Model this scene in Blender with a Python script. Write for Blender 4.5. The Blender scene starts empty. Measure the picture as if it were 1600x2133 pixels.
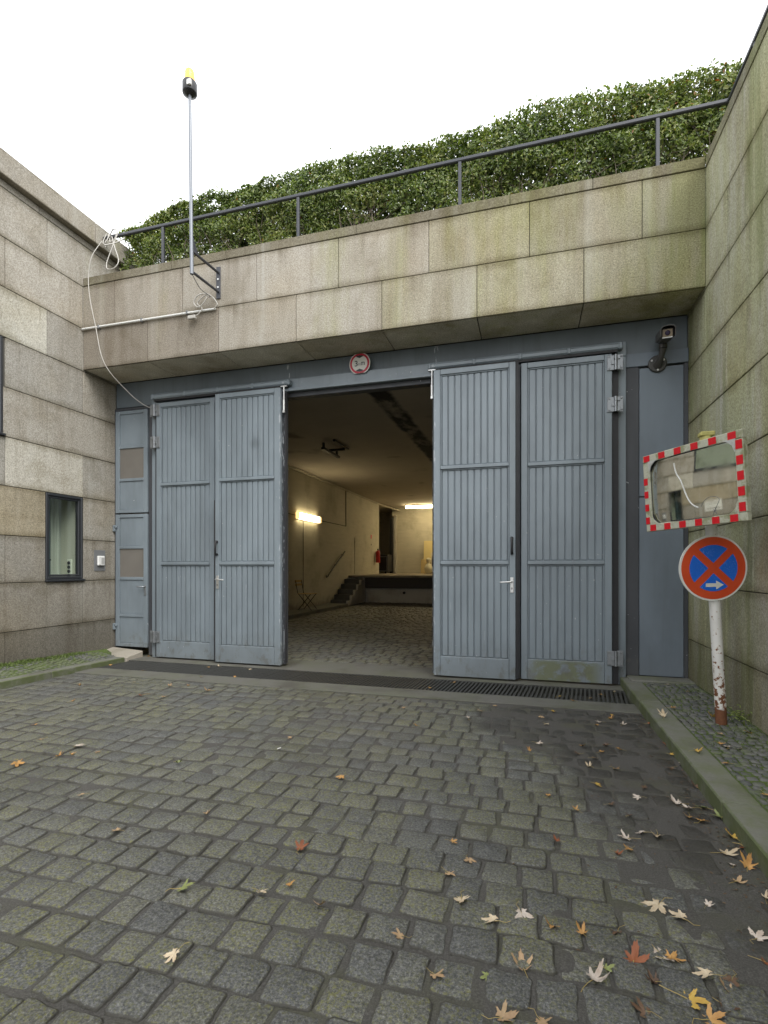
import bpy, bmesh, math, random
import numpy as np
from mathutils import Vector, Matrix

random.seed(7); np.random.seed(7)
SC = bpy.context.scene
COL = SC.collection
R = math.radians

# ------------------------------------------------------------------ camera
CAM_H = 1.3
cd = bpy.data.cameras.new('camera'); cam = bpy.data.objects.new('camera', cd); COL.objects.link(cam)
cam.location = (0, 0, CAM_H); cam.rotation_euler = (R(90), 0, R(16.01))
cd.sensor_fit = 'HORIZONTAL'; cd.sensor_width = 36; cd.lens = 1056 / 1600 * 36
cd.shift_y = (1180 - 1066.5) / 1600
cd.clip_start = 0.05; cd.clip_end = 2000
SC.camera = cam

# ------------------------------------------------------------------ overcast sky, weak sun, exposure
SUN_DIR = Vector((0.62, -0.55, 0.95)).normalized()      # towards the bright part of the cloud
SUN_EL = math.asin(SUN_DIR.z)
w = bpy.data.worlds.new('World'); SC.world = w; w.use_nodes = True
wn = w.node_tree.nodes; wl = w.node_tree.links; wn.clear()
sky = wn.new('ShaderNodeTexSky'); sky.sky_type = 'NISHITA'; sky.sun_disc = False
sky.sun_elevation = SUN_EL; sky.sun_rotation = math.atan2(SUN_DIR.x, SUN_DIR.y)
sky.air_density = 1.0; sky.dust_density = 4.0
hs = wn.new('ShaderNodeHueSaturation'); hs.inputs['Saturation'].default_value = 0.25
mixw = wn.new('ShaderNodeMixRGB'); mixw.inputs[0].default_value = 0.82
mixw.inputs[2].default_value = (10.3, 10.5, 10.8, 1)       # even cloud deck over the clear sky
bg = wn.new('ShaderNodeBackground'); bg.inputs['Strength'].default_value = 0.1
wo = wn.new('ShaderNodeOutputWorld')
wl.new(sky.outputs[0], hs.inputs['Color']); wl.new(hs.outputs[0], mixw.inputs[1])
wl.new(mixw.outputs[0], bg.inputs['Color']); wl.new(bg.outputs[0], wo.inputs['Surface'])

sd = bpy.data.lights.new('sun', 'SUN'); sd.energy = 1.1; sd.angle = R(35); sd.color = (1.0, 0.965, 0.91)
so = bpy.data.objects.new('sun', sd); COL.objects.link(so)
so.rotation_euler = (-SUN_DIR).to_track_quat('-Z', 'Y').to_euler(); so.location = (6, -6, 14)

vs = SC.view_settings
vs.view_transform = 'Standard'; vs.look = 'None'; vs.gamma = 1.0; vs.use_curve_mapping = False
vs.exposure = 1.16
SC.cycles.use_denoising = True
SC.cycles.max_bounces = 8; SC.cycles.diffuse_bounces = 4; SC.cycles.glossy_bounces = 4
SC.cycles.transparent_max_bounces = 12
SC.cycles.sample_clamp_indirect = 6

# ------------------------------------------------------------------ material helpers
class NT:
    def __init__(s, name):
        s.m = bpy.data.materials.new(name); s.m.use_nodes = True
        s.t = s.m.node_tree; s.t.nodes.clear()
        s.out = s.t.nodes.new('ShaderNodeOutputMaterial')
        s.b = s.t.nodes.new('ShaderNodeBsdfPrincipled'); s.t.links.new(s.b.outputs[0], s.out.inputs[0])
        s._pos = None
    def set(s, sock, v):
        if isinstance(v, bpy.types.NodeSocket): s.t.links.new(v, sock)
        elif isinstance(v, (tuple, list)) and len(v) == 3 and sock.type == 'RGBA': sock.default_value = (*v, 1)
        else: sock.default_value = v
    def p(s, **k):
        for a, v in k.items(): s.set(s.b.inputs[a.replace('_', ' ')], v)
        return s
    def pos(s):
        if s._pos is None: s._pos = s.t.nodes.new('ShaderNodeNewGeometry').outputs['Position']
        return s._pos
    def objc(s): return s.t.nodes.new('ShaderNodeTexCoord').outputs['Object']
    def gen(s): return s.t.nodes.new('ShaderNodeTexCoord').outputs['Generated']
    def mapv(s, v, scale=(1, 1, 1), loc=(0, 0, 0)):
        n = s.t.nodes.new('ShaderNodeMapping'); s.set(n.inputs[0], v)
        n.inputs['Scale'].default_value = scale; n.inputs['Location'].default_value = loc
        return n.outputs[0]
    def noise(s, v, scale, detail=2, rough=.5, dist=0):
        n = s.t.nodes.new('ShaderNodeTexNoise'); s.set(n.inputs['Vector'], v)
        n.inputs['Scale'].default_value = scale; n.inputs['Detail'].default_value = detail
        n.inputs['Roughness'].default_value = rough; n.inputs['Distortion'].default_value = dist
        return n.outputs['Fac']
    def vor(s, v, scale, out='Distance', feature='F1'):
        n = s.t.nodes.new('ShaderNodeTexVoronoi'); n.feature = feature; s.set(n.inputs['Vector'], v)
        n.inputs['Scale'].default_value = scale
        return n.outputs[out]
    def mr(s, v, a, b, c=0., d=1., smooth=True):
        n = s.t.nodes.new('ShaderNodeMapRange'); n.interpolation_type = 'SMOOTHSTEP' if smooth else 'LINEAR'
        s.set(n.inputs['Value'], v)
        for k, x in zip(('From Min', 'From Max', 'To Min', 'To Max'), (a, b, c, d)): s.set(n.inputs[k], x)
        return n.outputs[0]
    def ma(s, op, a, b=0., c=0.):
        n = s.t.nodes.new('ShaderNodeMath'); n.operation = op
        s.set(n.inputs[0], a); s.set(n.inputs[1], b); s.set(n.inputs[2], c)
        return n.outputs[0]
    def mix(s, f, a, b, mode='MIX'):
        n = s.t.nodes.new('ShaderNodeMixRGB'); n.blend_type = mode
        s.set(n.inputs[0], f); s.set(n.inputs[1], a); s.set(n.inputs[2], b)
        return n.outputs[0]
    def ramp(s, f, stops):
        n = s.t.nodes.new('ShaderNodeValToRGB'); s.set(n.inputs[0], f)
        e = n.color_ramp.elements
        while len(e) < len(stops): e.new(.5)
        for q, (p_, c_) in zip(e, stops): q.position = p_; q.color = (*c_, 1)
        return n.outputs[0]
    def xyz(s, v):
        n = s.t.nodes.new('ShaderNodeSeparateXYZ'); s.set(n.inputs[0], v); return n.outputs
    def ocol(s): return s.t.nodes.new('ShaderNodeObjectInfo').outputs['Color']
    def orand(s): return s.t.nodes.new('ShaderNodeObjectInfo').outputs['Random']
    def attr(s, name):
        n = s.t.nodes.new('ShaderNodeAttribute'); n.attribute_name = name; return n.outputs['Fac']
    def bump(s, h, strength=.3, dist=.01):
        n = s.t.nodes.new('ShaderNodeBump'); n.inputs['Strength'].default_value = strength
        n.inputs['Distance'].default_value = dist; s.set(n.inputs['Height'], h)
        s.t.links.new(n.outputs[0], s.b.inputs['Normal'])

def stone_material():
    n = NT('granite_cladding'); P = n.pos(); X, Y, Z = n.xyz(P)
    sp = n.noise(P, 78, 3, .8)
    grain = n.ramp(sp, [(.30, (.20, .183, .155)), (.46, (.345, .324, .282)), (.56, (.435, .412, .365)), (.72, (.58, .56, .51))])
    vc = n.vor(P, 105)
    grain = n.mix(n.mr(vc, .05, .50, .38, 0), grain, (.15, .132, .11), 'MIX')
    c = n.mix(1.0, grain, n.ocol(), 'MULTIPLY')
    # warm patches
    b1 = n.noise(P, .9, 4, .55)
    c = n.mix(n.mr(b1, .44, .74, 0, .55), c, n.mix(1, c, (1.0, .925, .79), 'MULTIPLY'))
    # run-off streaks, darker
    st = n.noise(n.mapv(P, (2.6, 2.6, .30)), 1.0, 5, .60)
    c = n.mix(n.mr(st, .46, .72, 0, .50), c, n.mix(1, c, (.56, .50, .42), 'MULTIPLY'))
    fine = n.noise(n.mapv(P, (13, 13, .6), (3, 1, 7)), 1.0, 4, .6)
    c = n.mix(n.mr(fine, .52, .78, 0, .26), c, n.mix(1, c, (.55, .50, .42), 'MULTIPLY'))
    bl_ = n.noise(P, 2.1, 6, .62, .4)
    c = n.mix(n.mr(bl_, .48, .68, 0, .42), c, n.mix(1, c, (.60, .56, .47), 'MULTIPLY'))
    # pale washed runs
    pw = n.noise(n.mapv(P, (5.5, 5.5, .22), (11, 4, 2)), 1.0, 3, .5)
    c = n.mix(n.mr(n.ma('ADD', pw, n.mr(X, 1.5, 1.63, 0, .06)), .55, .76, 0, .45), c, n.mix(.6, c, (.52, .52, .48)))
    # algae: more towards the damp right side
    al = n.noise(n.mapv(P, (2.6, 2.6, .42), (1, 9, 5)), 1.0, 5, .65)
    bias = n.ma('ADD', n.mr(X, -4.2, 1.7, -.10, .15, False), n.mr(X, 1.55, 1.63, 0, .07))
    top = n.mr(Z, 4.2, 5.2, 0, .05)
    am = n.mr(n.ma('ADD', n.ma('ADD', al, bias), top), .48, .82, 0, .80)
    c = n.mix(am, c, n.mix(1, c, (.74, .78, .46), 'MULTIPLY'))
    am2 = n.mr(n.ma('ADD', n.noise(n.mapv(P, (7, 7, .8), (5, 2, 1)), 1.0, 4, .6), n.mr(X, -1, 1.7, -.12, .06, False)), .58, .72, 0, .55)
    c = n.mix(am2, c, n.mix(.7, c, (.16, .19, .055)))
    # splash dirt near the ground with an uneven edge
    gd = n.mr(n.ma('ADD', Z, n.ma('MULTIPLY', n.noise(P, 1.8, 4), 1.3)), .45, 2.3, .75, 0)
    c = n.mix(gd, c, n.mix(1, c, (.46, .43, .37), 'MULTIPLY'))
    # soiled slab edges
    g = n.gen(); gx, gy, gz = n.xyz(g)
    ez = n.ma('MULTIPLY', n.ma('ABSOLUTE', n.ma('SUBTRACT', gz, .5)), 2.)
    em = n.ma('MULTIPLY', n.mr(n.ma('ADD', ez, n.ma('MULTIPLY', n.noise(P, 3.0, 4), .55)), 1.02, 1.32), .60)
    c = n.mix(em, c, n.mix(1, c, (.48, .45, .36), 'MULTIPLY'))
    # drips hanging from the joint above
    dr = n.ma('MULTIPLY', n.mr(n.noise(n.mapv(P, (8.5, 8.5, .12), (2, 7, 3)), 1.0, 4, .62), .52, .70), n.mr(n.ma('ADD', gz, n.ma('MULTIPLY', n.noise(n.mapv(P, (6, 6, .2), (8, 1, 1)), 1.0, 2), .7)), .65, 1.55))
    c = n.mix(n.ma('MULTIPLY', dr, .50), c, n.mix(1, c, (.42, .38, .31), 'MULTIPLY'))
    n.p(Base_Color=c, Roughness=.88)
    n.b.inputs['Specular IOR Level'].default_value = .25
    n.bump(n.ma('ADD', sp, n.ma('MULTIPLY', vc, .5)), .25, .005)
    return n.m

def paver_material(dark=1.0, name='basalt_setts'):
    n = NT(name); P = n.pos(); X, Y, Z = n.xyz(P); t = n.attr('tint')
    sp = n.noise(P, 105, 4, .85)
    c = n.ramp(sp, [(.30, (.030, .031, .032)), (.46, (.088, .091, .093)), (.57, (.165, .169, .170)), (.70, (.33, .335, .335))])
    c = n.mix(1, c, n.ramp(t, [(0, (.84, .84, .86)), (.35, (.97, .97, .98)), (.7, (1.03, 1.02, .96)), (1, (1.15, 1.13, 1.04))]), 'MULTIPLY')
    li = n.noise(n.mapv(P, (1, 1, 1), (5, 5, 5)), 78, 4, .8)
    patch = n.noise(P, 1.3, 3, .6)
    lm = n.ma('MULTIPLY', n.mr(li, .50, .60), n.mr(n.ma('ADD', patch, n.ma('MULTIPLY', t, .12)), .40, .66, .15, .95))
    c = n.mix(lm, c, n.mix(sp, (.10, .105, .03), (.27, .27, .10)))
    # trodden dirt spreading from the right kerb
    dm = n.mr(n.ma('ADD', X, n.ma('MULTIPLY', Y, .42)), .55, 2.15, -.26, .36, False)
    dn = n.ma('ADD', n.noise(P, 1.6, 5, .65), dm)
    c = n.mix(n.mr(dn, .52, .78, 0, .90), c, n.mix(n.noise(P, 70, 3, .7), (.028, .026, .024), (.068, .064, .058)))
    rim = n.attr('rim')
    rm_ = n.mr(n.ma('ADD', n.ma('MULTIPLY', rim, .75), n.noise(P, 38, 4, .7)), .72, .98, 0, .85)
    c = n.mix(rm_, c, n.mix(n.noise(P, 120, 3, .8), (.034, .032, .028), (.105, .100, .088)))
    stain = n.noise(P, .75, 4, .6)
    c = n.mix(n.mr(stain, .50, .70, 0, .45), c, n.mix(1, c, (.52, .52, .50), 'MULTIPLY'))
    c = n.mix(1, c, (dark * .96, dark * .95, dark * .905), 'MULTIPLY')
    n.p(Base_Color=c, Roughness=n.mr(sp, .3, .7, .62, .42))
    n.b.inputs['Specular IOR Level'].default_value = .45
    n.bump(n.ma('ADD', sp, n.ma('MULTIPLY', n.noise(P, 30, 3), 1.3)), .95, .007)
    return n.m

def joint_material():
    n = NT('joint_grit'); P = n.pos()
    g = n.noise(P, 150, 4, .8)
    c = n.ramp(g, [(.3, (.036, .034, .030)), (.52, (.076, .072, .065)), (.72, (.135, .128, .118))])
    m = n.noise(P, 2.6, 4, .6)
    c = n.mix(n.mr(m, .46, .66, 0, .60), c, n.mix(g, (.040, .043, .022), (.108, .108, .060)))
    n.p(Base_Color=c, Roughness=.85); n.bump(g, .8, .008)
    return n.m

def paint_material(name, col, rough=.30, algae=False, chips=True, grime=.5):
    n = NT(name); P = n.pos(); X, Y, Z = n.xyz(P)
    c = n.mix(n.mr(n.noise(n.mapv(P, (1, 1, .5)), 1.7, 4, .6), .3, .7), tuple(v * .86 for v in col), tuple(v * 1.12 for v in col))
    st = n.noise(n.mapv(P, (14, 14, .9)), 1, 4, .6)
    c = n.mix(n.mr(st, .50, .72, 0, .60 * grime), c, n.mix(1, c, (.72, .71, .68), 'MULTIPLY'))
    gd = n.mr(n.ma('ADD', Z, n.ma('MULTIPLY', n.noise(P, 5, 4), .5)), .2, .75, grime, 0)
    c = n.mix(gd, c, n.mix(.55, c, (.135, .135, .12)))
    if algae:
        am = n.ma('MULTIPLY', n.mr(n.noise(n.mapv(P, (2.2, 1, 3)), 2.2, 5, .7), .40, .52), n.mr(Z, .27, .22))
        am = n.ma('MULTIPLY', am, n.ma('MULTIPLY', n.mr(X, -.05, .12), n.mr(X, .80, .62)))
        c = n.mix(n.ma('MULTIPLY', am, .72), c, (.135, .145, .055))
    if chips:
        ch = n.ma('MULTIPLY', n.mr(n.noise(n.mapv(P, (1, 1, .6)), 46, 2, .5), .745, .76), n.mr(n.noise(P, 2.1, 2), .5, .6))
        c = n.mix(ch, c, (.62, .64, .66))
        # scuffed edges either side of the opening, one dark smudge, scrape marks and splashed dirt low down
        ed = n.ma('MAXIMUM', n.ma('MULTIPLY', n.mr(X, -3.106, -3.098), n.mr(X, -3.05, -3.06)), n.ma('MULTIPLY', n.mr(X, -1.058, -1.066), n.mr(X, -1.13, -1.12)))
        c = n.mix(n.ma('MULTIPLY', ed, n.mr(n.noise(n.mapv(P, (60, 60, 9)), 1, 3, .6), .56, .62, 0, .8)), c, (.50, .53, .56))
        dv = n.t.nodes.new('ShaderNodeVectorMath'); dv.operation = 'DISTANCE'; n.set(dv.inputs[0], P); dv.inputs[1].default_value = (-3.46, 5.92, 2.92)
        c = n.mix(n.mr(n.ma('ADD', dv.outputs['Value'], n.ma('MULTIPLY', n.noise(P, 14, 3), .06)), .045, .15, .55, 0), c, tuple(v * .45 for v in col))
        sc_ = n.ma('MULTIPLY', n.mr(n.noise(n.mapv(P, (70, 70, 3.2), (4, 4, 4)), 1, 3, .6), .70, .74), n.mr(Z, 1.9, 1.0))
        c = n.mix(n.ma('MULTIPLY', sc_, .45), c, (.48, .51, .54))
        sd_ = n.ma('MULTIPLY', n.mr(n.noise(n.mapv(P, (9, 9, 6), (1, 2, 3)), 1, 5, .7), .50, .66), n.mr(Z, .55, .08))
        c = n.mix(n.ma('MULTIPLY', sd_, .55), c, (.115, .11, .095))
    n.p(Base_Color=c, Roughness=n.mr(n.noise(P, 9, 4, .7), .35, .7, rough * .92, rough * 1.18))
    n.bump(n.noise(P, 40, 3), .025, .003)
    return n.m

def plain(name, col, rough=.5, metal=0., var=.12, scale=20, bump=0., spec=None):
    n = NT(name); P = n.pos()
    f = n.noise(P, scale, 4, .65)
    c = n.mix(f, tuple(v * (1 - var) for v in col), tuple(min(1, v * (1 + var)) for v in col))
    n.p(Base_Color=c, Roughness=n.mr(f, .3, .7, rough * .9, min(1, rough * 1.12)), Metallic=metal)
    if spec is not None: n.b.inputs['Specular IOR Level'].default_value = spec
    if bump: n.bump(f, bump, .005)
    return n.m

def emit(name, col, strength):
    n = NT(name); n.p(Base_Color=(.8, .8, .75), Emission_Color=col, Emission_Strength=strength); return n.m

def glass_material(name, tint=(.86, .92, .90), rough=.02, refl=1.0):
    n = NT(name); t = n.t
    tr = t.nodes.new('ShaderNodeBsdfTransparent'); tr.inputs[0].default_value = (*tint, 1)
    gl = t.nodes.new('ShaderNodeBsdfGlossy'); gl.inputs['Roughness'].default_value = rough
    fr = t.nodes.new('ShaderNodeLayerWeight'); fr.inputs['Blend'].default_value = .5   # Schlick, the same on both faces of the pane
    mx = t.nodes.new('ShaderNodeMixShader')
    t.links.new(n.ma('MULTIPLY', n.ma('MULTIPLY_ADD', n.ma('POWER', fr.outputs['Facing'], 5.), .96, .04), refl), mx.inputs[0])
    t.links.new(tr.outputs[0], mx.inputs[1]); t.links.new(gl.outputs[0], mx.inputs[2])
    t.links.new(mx.outputs[0], n.out.inputs[0])
    return n.m

M = {}
M['stone'] = stone_material()
XK0, XK1 = -5.36, .950           # kerb faces left / right
M['core'] = plain('mortar_core', (.085, .080, .070), .95)
M['paver'] = paver_material()
M['paver_in'] = paver_material(1.15, 'indoor_setts')
M['joint'] = joint_material()
STEEL = (.200, .237, .266)
M['paint'] = paint_material('blue_grey_paint', STEEL)
M['paint_algae'] = paint_material('blue_grey_paint_mossy', STEEL, algae=True)
M['paint_flat'] = paint_material('blue_grey_panel_paint', (.150, .180, .212), .45, chips=False, grime=.3)
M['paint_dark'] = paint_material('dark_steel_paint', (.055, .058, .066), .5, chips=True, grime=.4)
M['header'] = paint_material('header_paint', (.135, .160, .180), .42, chips=True, grime=.6)
M['rubber'] = plain('black_seal', (.016, .016, .018), .6)
M['black'] = plain('black_plastic', (.018, .018, .02), .42)
M['galv'] = plain('galvanised_steel', (.27, .285, .30), .42, .7, .2, 30)
M['alu'] = plain('brushed_aluminium', (.62, .62, .61), .34, .75, .08)
M['iron'] = plain('grate_iron', (.075, .075, .070), .55, .5, .35, 40, .2)
M['concrete'] = None
M['white_plastic'] = plain('white_plastic', (.74, .74, .72), .4, 0, .04)
M['grey_plate'] = plain('grey_plate', (.17, .175, .18), .45)
M['railpaint'] = plain('rail_grey_paint', (.060, .063, .072), .45, .2, .15, 8)

def concrete_material(name, base, stain=(.45, .43, .38), algae=.3):
    n = NT(name); P = n.pos()
    g = n.noise(P, 60, 4, .75)
    c = n.mix(g, tuple(v * .72 for v in base), tuple(v * 1.25 for v in base))
    c = n.mix(n.mr(n.noise(P, 1.7, 5, .65), .45, .7, 0, .7), c, n.mix(1, c, stain, 'MULTIPLY'))
    c = n.mix(n.mr(n.noise(P, 2.3, 5, .7), .40, .66, 0, algae), c, n.mix(.75, c, (.10, .125, .035)))
    if algae > .5:
        X, Y, Z = n.xyz(P); face = n.ma('MULTIPLY', n.mr(X, XK0 - .012, XK0 - .004), n.mr(X, -5, -5.2)); face = n.ma('MAXIMUM', face, n.ma('MULTIPLY', n.mr(X, XK1 + .012, XK1 + .004), n.mr(X, .5, .7)))
        c = n.mix(n.ma('MULTIPLY', face, n.mr(n.noise(P, 6, 4, .7), .35, .6, .25, .85)), c, (.075, .095, .028))
    n.p(Base_Color=c, Roughness=.85); n.bump(g, .4, .005)
    return n.m
M['concrete'] = concrete_material('threshold_concrete', (.125, .122, .108))
M['kerb'] = concrete_material('kerb_granite', (.165, .165, .142), algae=.75)
M['step'] = concrete_material('step_stone', (.34, .31, .26), algae=.1)
M['roomwall'] = None
def room_material(name, base):
    n = NT(name); P = n.pos(); X, Y, Z = n.xyz(P)
    b = n.noise(n.mapv(P, (1.2, 1.2, 9)), 1.4, 4, .6)
    c = n.mix(b, tuple(v * .8 for v in base), tuple(v * 1.12 for v in base))
    c = n.mix(n.mr(n.noise(P, .8, 5, .65), .48, .72, 0, .6), c, n.mix(1, c, (.55, .52, .46), 'MULTIPLY'))
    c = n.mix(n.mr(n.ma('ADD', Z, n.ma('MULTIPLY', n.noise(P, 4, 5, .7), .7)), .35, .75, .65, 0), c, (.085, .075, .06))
    n.p(Base_Color=c, Roughness=.85); n.bump(b, .25, .01)
    return n.m
M['roomwall'] = room_material('room_concrete', (.50, .47, .38))
def ceiling_material():
    n = NT('room_ceiling'); P = n.pos(); X, Y, Z = n.xyz(P)
    c = n.mix(n.noise(P, 1.5, 5, .65), (.40, .36, .30), (.56, .51, .44))
    xs = n.ma('ADD', X, n.ma('MULTIPLY', n.ma('SUBTRACT', n.noise(P, 3, 3), .5), .16))
    band = n.ma('MULTIPLY', n.mr(xs, -2.56, -2.46), n.mr(xs, -2.10, -2.20))
    band = n.ma('MULTIPLY', band, n.mr(n.noise(n.mapv(P, (1, .5, 1)), 1.6, 4, .7), .36, .55, .25, 1))
    c = n.mix(band, c, (.022, .022, .024))
    c = n.mix(n.mr(n.noise(P, .9, 3), .62, .74, 0, .6), c, (.08, .07, .055))
    n.p(Base_Color=c, Roughness=.9); return n.m
M['ceiling'] = ceiling_material()

# ------------------------------------------------------------------ geometry helpers
class MB:
    """collects shapes, then links them as ONE mesh object"""
    def __init__(s): s.v = []; s.f = []; s.sm = []; s.mi = []
    def add(s, vs, fs, smooth=False, mi=0):
        o = len(s.v); s.v += [tuple(q) for q in vs]
        for f in fs: s.f.append(tuple(o + i for i in f)); s.sm.append(smooth); s.mi.append(mi)
        return s
    def box(s, x0, x1, y0, y1, z0, z1, b=0., mi=0, mat=None):
        x0, x1 = min(x0, x1), max(x0, x1); y0, y1 = min(y0, y1), max(y0, y1); z0, z1 = min(z0, z1), max(z0, z1)
        if b <= 0:
            vs = [(x, y, z) for x in (x0, x1) for y in (y0, y1) for z in (z0, z1)]
            fs = [(0, 1, 3, 2), (4, 6, 7, 5), (0, 4, 5, 1), (2, 3, 7, 6), (0, 2, 6, 4), (1, 5, 7, 3)]
        else:
            b = min(b, (x1 - x0) * .45, (y1 - y0) * .45, (z1 - z0) * .45)
            vs = []; idx = {}
            for i, x in enumerate((x0, x1)):
                for j, y in enumerate((y0, y1)):
                    for k, z in enumerate((z0, z1)):
                        sx, sy, sz = (b, -b)[i], (b, -b)[j], (b, -b)[k]
                        idx[i, j, k] = len(vs)
                        vs += [(x, y + sy, z + sz), (x + sx, y, z + sz), (x + sx, y + sy, z)]
            fs = []
            for i in (0, 1):
                q = [idx[i, 0, 0], idx[i, 1, 0], idx[i, 1, 1], idx[i, 0, 1]]; fs.append(tuple(q if i else q[::-1]))
                q = [idx[0, i, 0] + 1, idx[1, i, 0] + 1, idx[1, i, 1] + 1, idx[0, i, 1] + 1]; fs.append(tuple(q if not i else q[::-1]))
                q = [idx[0, 0, i] + 2, idx[1, 0, i] + 2, idx[1, 1, i] + 2, idx[0, 1, i] + 2]; fs.append(tuple(q if i else q[::-1]))
            for i in (0, 1):
                for j in (0, 1):
                    fs.append((idx[i, j, 0], idx[i, j, 1], idx[i, j, 1] + 1, idx[i, j, 0] + 1))
                    fs.append((idx[i, 0, j], idx[i, 1, j], idx[i, 1, j] + 2, idx[i, 0, j] + 2))
                    fs.append((idx[0, i, j] + 1, idx[1, i, j] + 1, idx[1, i, j] + 2, idx[0, i, j] + 2))
                    for k in (0, 1): fs.append((idx[i, j, k], idx[i, j, k] + 1, idx[i, j, k] + 2))
        if mat is not None: vs = [tuple(mat @ Vector(q)) for q in vs]
        return s.add(vs, fs, False, mi)
    def tube(s, pts, r, n=8, cap=True, mi=0):
        pts = [Vector(q) for q in pts]; rs = r if isinstance(r, (list, tuple)) else [r] * len(pts)
        vs = []; fs = []; up = None
        for i, q in enumerate(pts):
            t = (pts[min(i + 1, len(pts) - 1)] - pts[max(i - 1, 0)]).normalized()
            if up is None:
                a = Vector((0, 0, 1)) if abs(t.z) < .9 else Vector((1, 0, 0)); up = (a - t * a.dot(t)).normalized()
            else:
                up = (up - t * up.dot(t)); up = up.normalized() if up.length > 1e-6 else Vector((1, 0, 0))
            sd = t.cross(up)
            for k in range(n):
                a = 2 * math.pi * k / n
                vs.append(q + (up * math.cos(a) + sd * math.sin(a)) * rs[i])
        for i in range(len(pts) - 1):
            for k in range(n):
                fs.append((i * n + k, i * n + (k + 1) % n, (i + 1) * n + (k + 1) % n, (i + 1) * n + k))
        s.add(vs, fs, True, mi)
        if cap:
            e = len(pts) - 1
            s.add([vs[k] for k in range(n)][::-1], [tuple(range(n))], False, mi)
            s.add([vs[e * n + k] for k in range(n)], [tuple(range(n))], False, mi)
        return s
    def lathe(s, prof, mat=None, n=20, mi=0, smooth=True):
        vs = []; fs = []
        for r, z in prof:
            for k in range(n):
                a = 2 * math.pi * k / n; vs.append(Vector((r * math.cos(a), r * math.sin(a), z)))
        for i in range(len(prof) - 1):
            for k in range(n): fs.append((i * n + k, i * n + (k + 1) % n, (i + 1) * n + (k + 1) % n, (i + 1) * n + k))
        fs.append(tuple(range(n))[::-1]); fs.append(tuple((len(prof) - 1) * n + k for k in range(n)))
        if mat is not None: vs = [mat @ q for q in vs]
        s.add(vs, fs[:-2], smooth, mi); 
        o = len(s.v) - len(vs)
        for f in fs[-2:]: s.f.append(tuple(o + i for i in f)); s.sm.append(False); s.mi.append(mi)
        return s
    def prism(s, poly, y0, y1, mat=None, mi=0):
        """poly in (x,z), extruded along y"""
        n = len(poly); vs = [Vector((x, y0, z)) for x, z in poly] + [Vector((x, y1, z)) for x, z in poly]
        fs = [tuple(range(n)), tuple(range(2 * n - 1, n - 1, -1))] + [(i, n + i, n + (i + 1) % n, (i + 1) % n) for i in range(n)]
        if mat is not None: vs = [mat @ q for q in vs]
        return s.add(vs, fs, False, mi)
    def mesh(s, name, mats):
        me = bpy.data.meshes.new(name); me.from_pydata(s.v, [], s.f)
        me.polygons.foreach_set('use_smooth', s.sm); me.polygons.foreach_set('material_index', s.mi)
        for m in (mats if isinstance(mats, (list, tuple)) else [mats]): me.materials.append(m)
        bm = bmesh.new(); bm.from_mesh(me); bmesh.ops.recalc_face_normals(bm, faces=bm.faces); bm.to_mesh(me); bm.free()
        me.update(); return me
    def build(s, name, mats, parent=None, color=None):
        return link(name, s.mesh(name, mats), parent, color)

def link(name, me, parent=None, color=None):
    o = bpy.data.objects.new(name, me); COL.objects.link(o)
    if parent is not None: o.parent = parent
    if color is not None: o.color = (*color, 1) if len(color) == 3 else color
    return o
def local(o, root):
    """parts are modelled in world space; keep them there under a root that sits at the thing's base"""
    o.matrix_parent_inverse = root.matrix_basis.inverted()
    return o
class Thing:
    def __init__(s, name, label, cat, loc=(0, 0, 0), group=None):
        s.o = bpy.data.objects.new(name, None); COL.objects.link(s.o); s.o.location = loc; s.o.empty_display_size = .1
        s.o['label'] = label; s.o['category'] = cat
        if group: s.o['group'] = group
        s.inv = Matrix.Translation(-Vector(loc))
    def part(s, mb, name, mats, parent=None, color=None, label=None):
        o = mb.build(name, mats, parent or s.o, color)
        if parent is None: o.matrix_parent_inverse = s.inv
        if label: o['label'] = label
        return o
def tag(o, label, cat, group=None):
    o['label'] = label; o['category'] = cat
    if group: o['group'] = group
    return o
def structure(o): o['kind'] = 'structure'; return o
def stuff(o): o['kind'] = 'stuff'; return o

# ------------------------------------------------------------------ layout constants
XL, XR = -5.89, 1.635            # faces of the two side walls
YF, YG = 5.55, 6.10              # face of the stone fascia, plane of the gate
COURSES = [0.526, 1.104, 1.665, 2.245, 2.820, 3.400, 3.980, 4.560, 5.140, 5.715]
MODY = 1.075
TXT = Vector

# ------------------------------------------------------------------ ground
g = MB(); N = 40
g.add([(-400, -400, -.12), (400, -400, -.12), (400, 400, -.12), (-400, 400, -.12)], [(0, 1, 2, 3)])
structure(g.build('ground', plain('street_asphalt', (.05, .05, .048), .9, 0, .3, 30, .3)))

def vnoise(p, seed=0):
    """cheap smooth value noise on an (n,3) array"""
    p = np.asarray(p, float); i = np.floor(p).astype(np.int64); f = p - i; f = f * f * (3 - 2 * f); out = 0
    def h(a): 
        q = (a[:, 0] * 374761393 + a[:, 1] * 668265263 + a[:, 2] * 2147483647 + seed * 974634777) & 0xffffffff
        q = ((q ^ (q >> 13)) * 1274126177) & 0xffffffff
        return ((q ^ (q >> 16)) & 0xffff) / 65535.
    for dx in (0, 1):
        for dy in (0, 1):
            for dz in (0, 1):
                wgt = np.abs(1 - dx - f[:, 0]) * np.abs(1 - dy - f[:, 1]) * np.abs(1 - dz - f[:, 2])
                out = out + wgt * h(i + np.array([dx, dy, dz]))
    return out

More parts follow.
